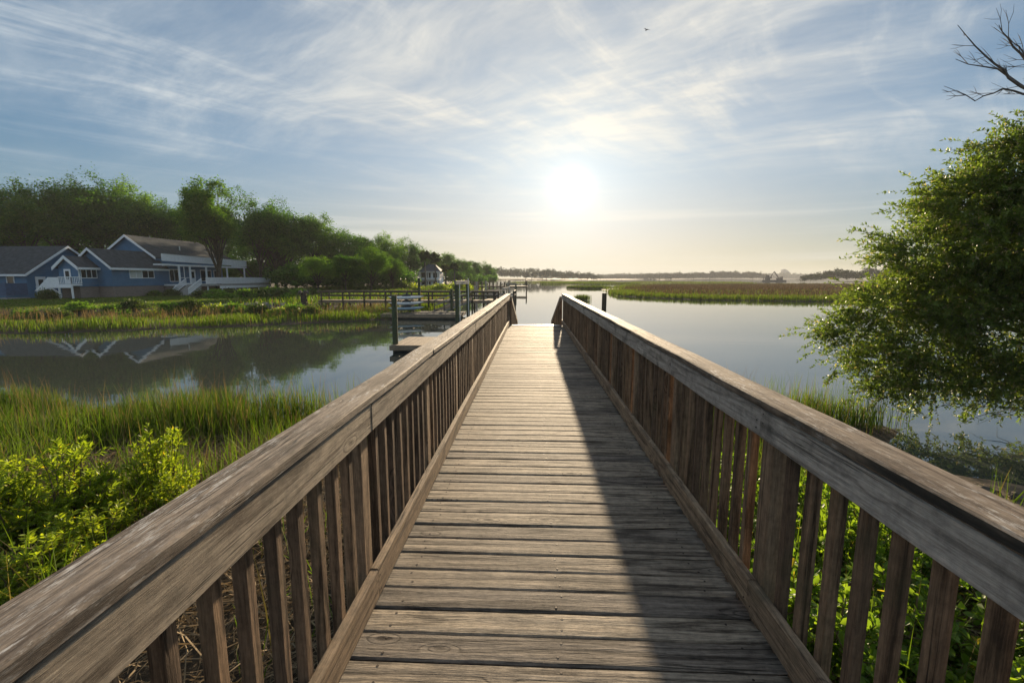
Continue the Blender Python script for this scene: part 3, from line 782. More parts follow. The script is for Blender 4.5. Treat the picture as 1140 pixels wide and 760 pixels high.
def kayak_mesh(L=3.2, B=0.36, D_=0.17):
    q = MB(); n = 15; m_ = 12; vs = []; fs = []
    for i in range(n):
        t = -1 + 2*i/(n-1); w = B*max(0.02, (1-abs(t)**2.4)); rise = 0.10*abs(t)**3
        for k in range(m_):
            a = 2*pi*k/m_; zz_ = math.sin(a)
            vs.append((t*L/2, w*math.cos(a), rise + (D_*0.75 if zz_ > 0 else D_)*zz_*max(0.05, (1-abs(t)**3))))
    for i in range(n-1):
        for k in range(m_): fs.append((i*m_+k, i*m_+(k+1) % m_, (i+1)*m_+(k+1) % m_, (i+1)*m_+k))
    q.add(vs, fs); return q
for (z, mt, lb, a) in ((1.30, 'kayak_white', 'white kayak on the top tier of the rack', 0.5), (0.80, 'kayak_white', 'white kayak on the middle tier of the rack', 0.56), (0.35, 'kayak_blue', 'pale blue kayak on the bottom tier of the rack', 0.48)):
    kk = empty('kayak', (kx+0.05, ky-0.05, kz+z), lb, 'kayak', 'kayaks stacked on the rack', rz=a)
    kayak_mesh().build('hull', M[mt], kk, smooth=True)
    ck = MB(); ck.tube([(-0.35,0,0.10),(0,0,0.145),(0.35,0,0.12)], [0.14,0.2,0.15], 10); ck.build('cockpit_rim', M['steel_dark'], kk)
# stair from pier down to the floating dock
st = empty('dock_stairs', (-6.6, 46.1, 1.1), 'short wooden stair with sloping handrails between pier and kayak dock', 'stairs')
def sp_(t, s, z): return Vector((-2.0*t, -4.2*t, -0.68*t+z)) + Vector((0.9*s, -0.43*s, 0))
q = MB()
for k in range(14): 
    a = sp_((k)/14, -0.5, 0); b_ = sp_(k/14, 0.5, 0); q.beam(a, b_, 0.30, 0.04)
q.build('deck', M['dock_x'], st)
for s_ in (-0.55, 0.55):
    q = MB(); q.beam(sp_(0, s_, 0.9), sp_(1, s_, 0.9), 0.10, 0.07); q.beam(sp_(0, s_, 0.45), sp_(1, s_, 0.45), 0.05, 0.12); q.beam(sp_(0, s_, -0.05), sp_(1, s_, -0.05), 0.05, 0.2)
    rl = q.build('railing', M['dock_grey'], st)
    for t in (0.02, 0.34, 0.67, 0.98):
        q = MB(); a = sp_(t, s_, 0); q.beam(a, a+Vector((0,0,0.9)), 0.09, 0.09); q.build('post', M['dock_z'], rl)

def lift(x0, y0, x1, y1, top, label, beams=1):
    t = empty('boat_lift', (x0, y0, 0), label, 'boat lift')
    dx, dy = x1-x0, y1-y0; L = math.hypot(dx, dy); u = Vector((dx/L, dy/L, 0))
    for p in (Vector((0,0,0)), Vector((dx,dy,0))):
        q = MB(); q.tube([p+Vector((0,0,-1.6)), p+Vector((0,0,top))], 0.15, 12); q.build('piling', M['pile_green'], t)
    q = MB(); q.beam(-u*0.35+Vector((0,0,top+0.14)), Vector((dx,dy,0))+u*0.35+Vector((0,0,top+0.14)), 0.12, 0.30, 0.01); hb = q.build('header_beam', M['dock_grey'], t)
    q = MB(); m_ = Vector((dx,dy,0))*0.55 + Vector((0,0,top+0.15)); sd = Vector((u.y,-u.x,0)); q.beam(m_-u*0.3+sd*0.064, m_+u*0.3+sd*0.064, 0.012, 0.05); q.build('slot_plate', M['steel_dark'], hb)
    for f in (0.12, 0.9):
        p = Vector((dx,dy,0))*f + sd*0.12; q = MB(); q.tube([p+Vector((0,0,-1.2)), p+Vector((0,0,top+0.5*f))], 0.035, 6); q.build('guide_pole', M['alum'], t)
    return t
a = at(508.6, 330, 35.5); b_ = at(521.0, 330, 39.5)
lift(a[0], a[1], b_[0], b_[1], at(509, 316.6, 35.5)[2], 'boat lift pilings joined by a pale beam beside the kayak dock')
a = at(560.5, 330, 58); b_ = at(567, 330, 63.5)
lift(a[0], a[1], b_[0], b_[1], at(561, 322.8, 58)[2], 'boat lift pilings with a pale beam, peeping over the far end of the railing')
for (px, tp, y, r, lb, mt) in ((466.3, 309.5, 43.0, 0.12, 'slim tall green piling standing behind the kayak rack', 'pile_green'),
                               (502.5, 322, 42.0, 0.12, 'dark green piling at the foot of the dock stair', 'pile_green'),
                               (528.5, 318, 55.0, 0.09, 'thin pale piling just past the boat lift beam', 'dock_grey'),
                               (541, 312.5, 85.0, 0.16, 'grey piling in front of the far wooded point', 'dock_grey'),
                               (530.5, 313.5, 82.0, 0.16, 'pale grey piling left of the wooded point, beyond the boat lift', 'dock_grey'),
                               (552.5, 321.5, 52.0, 0.10, 'pale grey piling between the pier landing and the further boat lift', 'dock_grey')):
    p = at(px, tp, y); piling(p[0], y, p[2], r, lb.replace(' left of', ' beside'), M[mt])
# piers further up the creek, getting smaller
def far_pier(y, xa, xb, z, label, n=10, roof=False):
    t = empty('pier', (xb, y, z), label, 'pier')
    L = xb-xa
    q = MB(); q.box(-L, 0, -0.9, 0.9, -0.3, 0); q.build('deck', M['dock_dark'], t)
    q = MB()
    for sy in (-0.85, 0.85): q.box(-L, 0, sy-0.06, sy+0.06, 0.92, 1.02); q.box(-L, 0, sy-0.03, sy+0.03, 0.5, 0.62)
    q.build('railing', M['dock_dark'], t)
    for k in range(n):
        for sy in (-0.85, 0.85):
            q = MB(); x = -L + L*k/(n-1); q.beam((x, sy, -z-1.5), (x, sy, 1.0), 0.2, 0.2); q.build('post', M['dock_z'], t)
    q = MB(); q.box(0, 4.6, -3, 3, -0.35, 0); q.build('landing', M['dock_dark'], t)
    for (x, yy) in ((0.2,-2.8),(4.4,-2.8),(4.4,2.8),(0.2,2.8)):
        q = MB(); q.beam((x, yy, -z-1.5), (x, yy, 2.2 if roof else 1.2), 0.24, 0.24); q.build('post', M['dock_z'], t)
    if roof:
        q = MB(); q.prism([(-0.3,2.2),(4.9,2.2),(2.3,3.4)], 'y', -3.2, 3.2); q.build('roof', M['roof'], t)
    return t
p = at(566, 318, 112); far_pier(112, -14, p[0], 1.5, 'dark pier with a small landing further along the creek')
a = at(577, 318, 96); b_ = at(572, 318, 104)
lift(a[0]-0.5, 96, b_[0]-1.6, 104, 2.0, 'dark boat lift at the end of the further pier')
p = at(585, 310, 330); far_pier(330, p[0]-40, p[0], 1.7, 'distant pier with a roofed boathouse under the hazy trees', 12, True)
p = at(604, 309, 520); far_pier(520, p[0]-50, p[0], 1.8, 'faintest distant pier with roofed landing below the hazy shore', 10, True)
# ------------------------------------------------------------------ the blue house across the creek
HB = 0.8
house = empty('blue_house', (-60, 62, HB), 'rambling blue clapboard house with white trim, grey gable roofs and a raised deck', 'house')
def H(v): return (v[0]+60, v[1]-62, v[2]-HB)
class HM(MB):
    def add(s, vs, fs): MB.add(s, [H(v) for v in vs], fs)
def part(name, mat, fn, parent=None):
    q = HM(); fn(q); return q.build(name, mat, parent or house)
def gable_block(x0, x1, y0, y1, zb, ze, zr, axis, hip=None):
    """closed walls with gables; ridge along axis"""
    q = HM()
    if axis == 'x':
        ym = (y0+y1)/2; q.prism([(y0,zb),(y1,zb),(y1,ze),(ym,zr),(y0,ze)], 'x', x0, x1)
    else:
        xm = (x0+x1)/2; q.prism([(x0,zb),(x1,zb),(x1,ze),(xm,zr),(x0,ze)], 'y', y0, y1)
    return q
def roof_slabs(x0, x1, y0, y1, ze, zr, axis, ov=0.4, th=0.16, lift_=0.05):
    q = HM()
    if axis == 'x':
        ym = (y0+y1)/2; sl = (zr-ze)/(ym-y0)
        for s_ in (-1, 1):
            ye = y0-ov if s_ < 0 else y1+ov; zee = ze-sl*ov+lift_
            q.prism([(ye,zee),(ym,zr+lift_),(ym,zr+lift_+th),(ye,zee+th)], 'x', x0, x1)
    else:
        xm = (x0+x1)/2; sl = (zr-ze)/(xm-x0)
        for s_ in (-1, 1):
            xe = x0-ov if s_ < 0 else x1+ov; zee = ze-sl*ov+lift_
            q.prism([(xe,zee),(xm,zr+lift_),(xm,zr+lift_+th),(xe,zee+th)], 'y', y0, y1)
    return q
def rake(parent, x, y0, y1, ze, zr, axis, ov=0.4, t=0.06, w=0.30, out=1):
    """white barge boards on a gable"""
    q = HM()
    if axis == 'x':   # gable plane is x = const
        ym = (y0+y1)/2; sl = (zr-ze)/(ym-y0); a = (y0-ov, ze-sl*ov+0.05); b_ = (y1+ov, ze-sl*ov+0.05); c = (ym, zr+0.05)
        for e in (a, b_):
            q.prism([(e[0],e[1]-w+0.17),(c[0],c[1]-w+0.17),(c[0],c[1]+0.18),(e[0],e[1]+0.18)], 'x', x, x+t*out)
    else:
        xm = (y0+y1)/2; sl = (zr-ze)/(xm-y0); a = (y0-ov, ze-sl*ov+0.05); b_ = (y1+ov, ze-sl*ov+0.05); c = (xm, zr+0.05)
        for e in (a, b_):
            q.prism([(e[0],e[1]-w+0.17),(c[0],c[1]-w+0.17),(c[0],c[1]+0.18),(e[0],e[1]+0.18)], 'y', x, x+t*out)
    return q.build('barge_board', M['white'], parent)
def fascia(parent, fn): return part('fascia', M['white'], fn, parent)
def window_x(x, ya, yb, za, zb, n=2, blind=(), parent=None):
    """window in a wall facing +x"""
    f = part('window', M['white'], lambda q: [q.box(x, x+0.06, ya-0.08, yb+0.08, za-0.10, za), q.box(x, x+0.06, ya-0.08, yb+0.08, zb, zb+0.10)] + [q.box(x, x+0.055, ya-0.08+(yb-ya+0.08)*k/n, ya+(yb-ya+0.08)*k/n, za, zb) for k in range(n+1)], parent)
    for k in range(n):
        y_a = ya+(yb-ya+0.08)*k/n; y_b = ya-0.08+(yb-ya+0.08)*(k+1)/n
        part('pane', M['blind'] if k in blind else M['glass'], lambda q: q.box(x+0.002, x+0.02, y_a, y_b, za, zb), f)
    return f
def window_y(y, xa, xb, za, zb, n=1, blind=(), parent=None):
    f = part('window', M['white'], lambda q: [q.box(xa-0.08, xb+0.08, y-0.06, y, za-0.10, za), q.box(xa-0.08, xb+0.08, y-0.06, y, zb, zb+0.10)] + [q.box(xa-0.08+(xb-xa+0.08)*k/n, xa+(xb-xa+0.08)*k/n, y-0.055, y, za, zb) for k in range(n+1)], parent)
    for k in range(n):
        x_a = xa+(xb-xa+0.08)*k/n; x_b = xa-0.08+(xb-xa+0.08)*(k+1)/n
        part('pane', M['blind'] if k in blind else M['glass'], lambda q: q.box(x_a, x_b, y-0.02, y-0.002, za, zb), f)
    return f
def door_x(x, ya, yb, za, zb, parent=None, glass=True):
    f = part('door', M['white'], lambda q: [q.box(x, x+0.05, ya, yb, za, zb)], parent)
    if glass: part('pane', M['glass'], lambda q: q.box(x+0.052, x+0.062, ya+0.2, yb-0.2, za+(zb-za)*0.42, zb-0.25), f)
    part('door_frame', M['white'], lambda q: [q.box(x, x+0.08, ya-0.12, ya, za, zb+0.12), q.box(x, x+0.08, yb, yb+0.12, za, zb+0.12), q.box(x, x+0.08, ya, yb, zb, zb+0.12)], f)
    return f
def balustrade(pts, z0, h, parent=house, step=0.16, mat=None, solid=False):
    q = HM(); mat = mat or M['white']
    for a, b_ in zip(pts[:-1], pts[1:]):
        a = Vector((a[0], a[1], z0 + (a[2] if len(a) > 2 else 0))); b_ = Vector((b_[0], b_[1], z0 + (b_[2] if len(b_) > 2 else 0)))
        q.beam(a+Vector((0,0,h)), b_+Vector((0,0,h)), 0.12, 0.09); q.beam(a+Vector((0,0,0.12)), b_+Vector((0,0,0.12)), 0.05, 0.09)
        L = (b_-a).length; n = max(1, int(L/step))
        for k in range(n+1):
            p = a.lerp(b_, k/n); q.beam(p+Vector((0,0,0.14)), p+Vector((0,0,h-0.03)), 0.13 if solid else 0.07, 0.05)
    return q.build('railing', mat, parent)

# --- west wing: ridge along x, gable towards the creek
gable_block(-82, -65, 56.4, 67.4, HB-0.3, 3.95, 7.6, 'x').build('wing_wall', M['blue'], house)
r1 = roof_slabs(-74.5, -64.6, 56.4, 67.4, 3.95, 7.6, 'x').build('roof', M['roof'], house)
# hipped far end
q = HM(); ym = 61.9
q.add([(-74.5,56.0,3.74),(-74.5,67.8,3.74),(-74.5,ym,7.81),(-83.0,56.0,3.74),(-83.0,67.8,3.74),(-80.5,ym,6.9)], [(0,2,5,3),(1,4,5,2),(3,5,4),(0,3,4,1)]); q.build('hip_roof', M['roof'], house)
rake(r1, -64.6, 56.4, 67.4, 3.95, 7.6, 'x')
fascia(r1, lambda q: q.box(-83, -64.55, 55.92, 55.985, 3.62, 3.88))
door_x(-65+0.005, 57.55, 58.55, 1.35, 3.45)
part('stair', M['white'], lambda q: [q.box(-65+0.01+0.32*k, -64.67+0.32*k, 57.4, 58.8, HB, 1.32-0.17*k) for k in range(3)])
balustrade([(-64.9,57.35,0.25),(-62.9,56.9,-0.75)], 1.15, 0.9, step=0.18); balustrade([(-64.9,58.9,0.25),(-62.9,58.6,-0.75)], 1.15, 0.9, step=0.18)
window_y(56.4-0.003, -67.6, -66.7, 2.5, 3.6)
# outdoor shower in blue boards
part('shower_stall', M['bluetrim'], lambda q: [q.box(-67.6+0.0, -64.9, 53.9, 53.96, 1.25, 2.75)] + [q.box(-64.96, -64.9, 53.97, 56.3, 1.25, 2.75), q.box(-67.6,-67.54,53.97,56.3,1.25,2.75)])
for x in (-67.5, -66.3, -64.95): part('stall_post', M['bluetrim'], lambda q: q.box(x-0.06, x+0.06, 53.83, 53.895, HB-0.2, 2.95))
part('stall_base', M['concrete'], lambda q: q.box(-67.7, -64.7, 53.6, 56.3, HB-0.1, HB+0.12))

# --- little screened porch with its own gable towards the camera
gable_block(-61.6, -58.96, 57.4, 60.1-0.01, 2.27, 4.93, 6.05, 'y').build('porch_wall', M['blue'], house)
part('porch_base', M['brick'], lambda q: q.box(-61.55, -59.02, 57.46, 60.08, HB-0.4, 2.268))
r2 = roof_slabs(-61.6, -58.96, 57.0, 60.08, 4.93, 6.05, 'y', ov=0.45).build('roof', M['roof'], house)
rake(r2, 57.0, -61.6, -58.96, 4.93, 6.05, 'y', ov=0.45, w=0.42, out=-1)
fascia(r2, lambda q: q.box(-58.5, -58.44, 57.02, 60.07, 4.48, 4.76))
window_x(-58.955, 57.75, 59.85, 3.45, 4.62, 3)
part('corner_board', M['white'], lambda q: [q.box(-58.955, -58.93, 57.38, 57.58, 3.2, 4.6)])
f = part('door', M['white'], lambda q: q.box(-60.85, -59.95, 57.33, 57.395, 2.62, 4.55)); part('pane', M['darkgap'], lambda q: q.box(-60.65, -60.15, 57.31, 57.325, 3.2, 4.3), f)
part('landing', M['white'], lambda q: [q.box(-61.7, -58.5, 55.9, 57.3, 2.42, 2.58), q.box(-61.7,-58.5,55.87,55.9,2.15,2.42)])
for x in (-61.5, -60.3, -58.6): part('landing_post', M['white'], lambda q: q.box(x-0.08, x+0.08, 55.92, 56.08, HB-0.2, 2.415))
balustrade([(-60.2,55.95),(-58.55,55.95),(-58.55,57.3)], 2.58, 0.95, step=0.2)
part('stair_panel', M['white'], lambda q: q.prism([(-63.6,1.75),(-60.25,2.3),(-60.25,3.5),(-61.6,3.5)], 'y', 55.93, 55.99))

# --- middle wing: gable towards the camera, long window wall to the creek
gable_block(-62.2, -57.0, 60.1, 68.8, 2.27, 4.98, 7.2, 'y').build('wing_wall', M['blue'], house)
part('wing_base', M['brick'], lambda q: q.box(-62.15, -57.06, 60.16, 68.75, HB-0.5, 2.268))
r3 = roof_slabs(-62.2, -57.0, 59.6, 69.6, 4.98, 7.2, 'y', ov=0.45).build('roof', M['roof'], house)
rake(r3, 59.6, -62.2, -57.0, 4.98, 7.2, 'y', ov=0.45, w=0.34, out=-1)
fascia(r3, lambda q: q.box(-56.52, -56.46, 59.58, 69.6, 4.50, 4.78))
window_x(-56.995, 62.9, 67.0, 3.45, 4.45, 4, blind=(0,1))

# --- main block
gable_block(-66.4, -58.0, 68.82, 84.0, HB-0.4, 6.65, 9.75, 'y').build('main_wall', M['blue'], house)
r4 = roof_slabs(-66.4, -58.0, 68.4, 84.0, 6.65, 9.75, 'y', ov=0.4).build('roof', M['roof'], house)
rake(r4, 68.4, -66.4, -58.0, 6.65, 9.75, 'y', w=0.36, out=-1)
part('hip_roof', M['roof'], lambda q: q.add([(-66.8,84.0,6.4),(-57.6,84.0,6.4),(-62.2,84.0,9.95),(-57.6,88.5,6.4),(-66.8,88.5,6.4)], [(1,3,2),(3,4,2),(4,0,2),(0,4,3,1)]))
window_x(-57.995, 71.3, 73.1, 2.9, 4.7, 2); door_x(-57.995, 75.8, 76.8, 2.45, 4.7); window_x(-57.995, 78.2, 80.8, 2.9, 4.7, 2); window_x(-57.995, 81.6, 83.4, 2.9, 4.7, 2)
# balcony above the porch
part('balcony_floor', M['white'], lambda q: q.box(-58.0, -54.95, 68.85, 86.6, 5.25, 5.5))
balustrade([(-54.95,66.4,0.35),(-54.95,86.6)], 5.5, 1.1, step=0.155, solid=True); balustrade([(-54.95,86.6),(-57.9,86.6)], 5.5, 1.1, step=0.155, solid=True)
part('balcony_floor', M['white'], lambda q: q.box(-56.4, -54.95, 66.4, 68.84, 5.3, 5.5))
for yq in (69.6, 71.9, 75.6, 80.9, 85.9): part('porch_post', M['white'], lambda q: q.box(-55.12, -54.92, yq-0.1, yq+0.1, 2.42, 5.248))
part('porch_floor', M['white'], lambda q: q.box(-58.0, -54.6, 68.9, 86.6, 2.2, 2.42))
part('screen_frame', M['white'], lambda q: [q.box(-55.05,-54.99,69.7,71.8,2.45,2.6), q.box(-55.05,-54.99,69.7,71.8,3.4,3.48), q.box(-55.05,-54.99,70.6,70.68,2.6,5.2)])
part('porch_skirt', M['brick'], lambda q: q.box(-57.9, -54.75, 69, 86.5, HB-0.4, 2.19))
# raised deck in front
part('deck_floor', M['concrete'], lambda q: q.box(-54.58, -51.4, 70.4, 88.4, 2.12, 2.40))
balustrade([(-51.45,70.5),(-51.45,88.4),(-57.5,91.5)], 2.40, 1.05, step=0.16, solid=True)
part('deck_skirt', M['white'], lambda q: [q.box(-51.5,-51.42,73.6,88.4,1.7,2.115)])
for k in range(6): part('deck_post', M['white'], lambda q: q.box(-51.7, -51.55, 70.9+3.4*k, 71.05+3.4*k, HB-0.6, 2.11))
part('stair', M['concrete'], lambda q: [q.box(-54.5, -52.2, 70.05-0.30*k, 70.35-0.30*k, HB-0.3, 2.25-0.17*k) for k in range(9)])
balustrade([(-54.6,70.3,0),(-54.6,67.4,-1.5)], 2.35, 0.95, step=0.2); balustrade([(-52.1,70.3,0),(-52.1,67.4,-1.5)], 2.35, 0.95, step=0.2)
# outside stair from the balcony
q = HM()
for s_ in (0, 1.1):
    q.beam((-56.9+s_, 86.7, 5.4), (-56.9+s_, 92.8, 1.2), 0.06, 0.3); q.beam((-56.9+s_, 86.7, 6.5), (-56.9+s_, 92.8, 2.3), 0.09, 0.1)
for k in range(14): q.box(-56.9, -55.8, 86.8+0.43*k, 87.1+0.43*k, 5.15-0.3*k, 5.19-0.3*k)
q.build('outside_stair', M['dock_dark'], house)
part('chimney_pipe', M['alum'], lambda q: q.tube([(-59.6,76,7.6),(-59.6,76,8.7)], 0.09, 8))

# (white house) among the palms
cx_, cy_ = at(481, 312, 140)[0], 140
wh = empty('white_house', (cx_, cy_, 1.0), 'small white house with dark blue hipped roof behind the palms', 'house')
q = MB(); q.box(-4.6, 3.0, 0, 7, -0.3, 5.0); q.build('wall', M['white'], wh)
q = MB(); q.add([(-5.1,-0.5,5.2),(3.5,-0.5,5.2),(3.5,7.5,5.2),(-5.1,7.5,5.2),(-2.0,3.5,7.9),(0.4,3.5,7.9)], [(0,1,5,4),(1,2,5),(2,3,4,5),(3,0,4),(0,3,2,1)]); q.build('roof', M['roofblue'], wh)
for (xa, xb) in ((-4.1,-2.8),(-1.9,-0.5),(0.5,1.1),(1.6,2.5)):
    for (za, zb) in ((2.9,4.7),(0.4,1.6)):
        q = MB(); q.box(xa-0.1, xb+0.1, -0.06, -0.005, za-0.1, zb+0.1); f = q.build('window', M['white'], wh)
        q = MB(); q.box(xa, xb, -0.08, -0.062, za, zb); q.build('pane', M['glass'], f)
q = MB(); q.box(3.0+0.002, 3.06, 1.0, 2.2, 2.9, 4.7); q.box(3.002, 3.06, 4.0, 5.4, 2.9, 4.7); q.build('shutter', M['darkgap'], wh)
for x in (-4.4, -1.0, 2.6):
    q = MB(); q.box(x-0.12, x+0.12, -2.2, -1.95, -0.6, 5.0); q.build('porch_post', M['white'], wh)
q = MB(); q.box(-4.6, 3.0, -2.3, -0.09, 2.2, 2.45); q.box(-4.6, 3.0, -2.3, -0.09, 5.0, 5.18); q.build('porch_floor', M['white'], wh)

wh.scale = (0.8, 0.8, 0.85)
# ------------------------------------------------------------------ foliage builders
def unit(n, rng):
    v = rng.normal(size=(n, 3)); return v/np.linalg.norm(v, axis=1, keepdims=True)
def leaf_quads(P_, D_, N_, L, Wd, fold=0.0):
    """diamond leaves: base P_, direction D_ (unit), normal hint N_, length L, width Wd"""
    Sd = np.cross(D_, N_); Sd /= (np.linalg.norm(Sd, axis=1, keepdims=True)+1e-9)
    Nn = np.cross(Sd, D_)
    L = np.asarray(L).reshape(-1, 1); Wd = np.asarray(Wd).reshape(-1, 1)
    a = P_; b_ = P_ + D_*L*0.45 + Sd*Wd*0.5 + Nn*Wd*fold; c = P_ + D_*L; e = P_ + D_*L*0.45 - Sd*Wd*0.5 + Nn*Wd*fold
    V_ = np.stack([a, b_, c, e], 1).reshape(-1, 3); n = len(P_)
    return V_, np.arange(4*n).reshape(n, 4)
def leaf6(P_, D_, N_, L, Wd, fold=0.12, droop=0.15, blunt=0.72):
    """rounder, folded leaf: two quads along the midrib"""
    Sd = np.cross(D_, N_); Sd /= (np.linalg.norm(Sd, axis=1, keepdims=True)+1e-9); Nn = np.cross(Sd, D_)
    L = np.asarray(L).reshape(-1, 1); Wd = np.asarray(Wd).reshape(-1, 1)
    b0 = P_; tip = P_ + D_*L - Nn*L*droop
    l1 = P_ + D_*L*0.38 + Sd*Wd*0.42 + Nn*Wd*fold; l2 = P_ + D_*L*blunt + Sd*Wd*0.46 + Nn*Wd*fold - Nn*L*droop*0.5
    r1 = P_ + D_*L*0.38 - Sd*Wd*0.42 + Nn*Wd*fold; r2 = P_ + D_*L*blunt - Sd*Wd*0.46 + Nn*Wd*fold - Nn*L*droop*0.5
    V_ = np.stack([b0, l1, l2, tip, r2, r1], 1).reshape(-1, 3); n = len(P_)
    base = np.arange(n)*6
    F_ = np.concatenate([np.stack([base, base+1, base+2, base+3], 1), np.stack([base, base+3, base+4, base+5], 1)])
    return V_, F_

def crown(rng, H, Rc, base, lobes=24, clumps=26, per=44, leaf=(0.28, 0.52), flat=0.78, top_bias=0.25, shape='dome'):
    cz = base + (H-base)*0.45; rz_ = (H-base)*0.56
    pts = []; lob = []
    for k in range(lobes):
        u = unit(1, rng)[0]; u[2] = abs(u[2])*1.15-0.35 if shape == 'dome' else u[2]
        u /= np.linalg.norm(u)
        rr_ = rng.uniform(0.5, 0.78)
        c = np.array([u[0]*Rc*rr_, u[1]*Rc*rr_, cz + u[2]*rz_*rr_]); lr = Rc*rng.uniform(0.30, 0.48)
        lob.append((c, lr))
        cd = unit(clumps, rng); cd[:, 2] = cd[:, 2]*0.85 + 0.28
        cr = rng.uniform(0.55, 1.0, (clumps, 1))
        cc = c + cd*cr*lr*np.array([1, 1, flat])
        for q in cc:
            n = int(per*rng.uniform(0.6, 1.4)); s_ = lr*rng.uniform(0.11, 0.21)
            pts.append(q + rng.normal(size=(n, 3))*np.array([s_, s_, s_*0.85]))
    P_ = np.concatenate(pts); n = len(P_)
    D_ = unit(n, rng); D_[:, 2] *= 0.45; D_ /= np.linalg.norm(D_, axis=1, keepdims=True)
    N_ = unit(n, rng); N_[:, 2] = np.abs(N_[:, 2]) + 1.2
    L = rng.uniform(leaf[0], leaf[1], n)
    return leaf_quads(P_, D_, N_, L, L*rng.uniform(0.45, 0.75, n), 0.1), lob

def trunk_mesh(rng, H, base, lob, r0, lean=(0, 0)):
    q = MB(); top = Vector((lean[0], lean[1], base + (H-base)*0.35))
    mid = Vector((lean[0]*0.35 + rng.uniform(-0.3, 0.3), lean[1]*0.35, base*0.55))
    q.tube([(0,0,-0.4), (0,0,0.25), mid, top*0.75+Vector((0,0,top.z*0.12)), top], [r0*1.5, r0*1.1, r0*0.85, r0*0.66, r0*0.4], 9)
    for (c, lr) in lob:
        c = Vector(c); s_ = mid.lerp(top, rng.uniform(0.15, 1.0)); m1 = s_.lerp(c, 0.5) + Vector((rng.uniform(-.5,.5), rng.uniform(-.5,.5), rng.uniform(0.1, 0.9)))
        q.tube([s_, m1, c], [r0*0.38, r0*0.22, r0*0.07], 6)
        for _ in range(3):
            e = c + Vector(unit(1, rng)[0])*lr*0.8; q.tube([m1.lerp(c, 0.6), e], [r0*0.12, r0*0.03], 4)
    return q

def tree_proto(seed, H, Rc, base, r0, lmat, lean=(0, 0), **kw):
    rng = np.random.default_rng(seed)
    (V_, F_), lob = crown(rng, H, Rc, base, **kw)
    cme = np_mesh('crown', V_, F_); cme.materials.append(lmat)
    q = trunk_mesh(rng, H, base, lob, r0, lean)
    tme = mesh_from('trunk', q.v, q.f, True); tme.materials.append(M['bark'])
    return dict(H=H, crown=cme, trunk=tme)
OAK = [tree_proto(21, 20, 8.0, 3.0, 0.42, M['oak_leaf']), tree_proto(22, 20, 7.0, 2.5, 0.38, M['oak_leaf'], lobes=22, clumps=22),
       tree_proto(23, 20, 8.5, 2.5, 0.45, M['oak_leaf_light'], lobes=24, clumps=22), tree_proto(24, 20, 7.5, 3.5, 0.4, M['oak_leaf'], lobes=16, clumps=28),
       tree_proto(25, 20, 9.0, 1.5, 0.42, M['oak_leaf'], lobes=28, clumps=20), tree_proto(26, 20, 8.0, 2.0, 0.4, M['oak_leaf_light'], lobes=26, clumps=20)]
rt = random.Random(3)
def put_tree(proto, x, y, H, width, label, group='trees of the wood across the creek', cat='tree', name='oak_tree', rz=None):
    z = max(hz_at(x, y), 0.05)
    t = empty(name, (x, y, z), label, cat, group, rz=rt.uniform(0, 6.28) if rz is None else rz)
    s_ = (H-z)/proto['H']; t.scale = (s_*width, s_*width, s_)
    link('trunk', proto['trunk'], None, t); link('crown', proto['crown'], None, t)
    return t
FOREST = [(-28,214,74,1,1.0,'oak at the outer edge of the wood beyond the hipped roof end'), (18,206,78,2,1.0,'broad light oak rising above the hipped grey roof end'), (62,191,84,4,0.95,'tall wide oak towering over the ridge of the west wing'),
    (100,194,90,0,0.9,'high domed oak between the west wing and the middle wing'), (136,199,97,2,0.85,'light topped oak above the middle wing gable'), (172,213,99,3,0.95,'dark oak above the main roof gable'),
    (206,214,104,1,1.0,'dark oak above the middle of the main roof'), (236,222,101,5,0.9,'lighter oak beside the tall deck tree, above the end of the main roof'),
    (283,207,88,3,0.85,'dense oak standing just behind the tall deck tree'), (312,224,92,0,0.85,'rounded oak past the outside stair'), (345,231,97,5,0.9,'rounded light oak where the wood starts to drop'),
    (377,250,104,4,0.95,'oak behind the start of the long pier'), (402,256,112,1,1.0,'dark oak behind the middle of the long pier'), (428,259,121,2,1.0,'light oak with a domed top behind the kayak dock'),
    (452,265,134,0,0.95,'oak overhanging the palms by the white house'), (474,273,152,3,1.0,'spreading oak behind the white house'), (496,279,170,5,1.0,'oak just past the white house'),
    (513,286,178,4,1.0,'dense dark oak on the wooded point, nearer the palms'), (526,287,196,1,1.05,'rounded dark oak in the middle of the wooded point'), (539,291,222,0,1.0,'oak on the wooded point sloping to the water'), (549,298,246,3,1.0,'last low oak at the tip of the wooded point'),
    (352,282,72,5,1.25,'low bushy oak on the bank above the start of the pier'), (383,279,76,1,1.25,'low dark oak over the marsh beside the long pier'), (412,273,80,2,1.15,'sunlit low oak behind the floating kayak dock'), (436,283,90,5,1.2,'small leafy oak beside the lawn of the white house')]
for (px, ty, y, pi_, wd, lb) in FOREST:
    x, _, zt = at(px, ty, y)
    put_tree(OAK[pi_], x, y, zt, wd, lb)
# the tall leaning tree growing through the deck of the blue house
pr = tree_proto(31, 20, 5.0, 3.2, 0.42, M['oak_leaf_light'], lean=(0.9, -0.4), lobes=32, clumps=24, per=44, leaf=(0.24, 0.44))
x, _, zt = at(252, 181, 74)
put_tree(pr, at(241.5, 310, 74)[0], 74, zt, 0.93, 'tall loose crowned oak with leaning trunk growing beside the white deck rail', name='oak_tree', rz=0.6)
pr2 = tree_proto(33, 20, 8.2, 4.0, 0.4, M['oak_leaf'], lobes=22, clumps=22)
x, _, zt = at(303, 236, 90)
put_tree(pr2, x, 90, at(300, 232, 90)[2], 1.0, 'wide low oak shading the end of the white deck', rz=1.0)

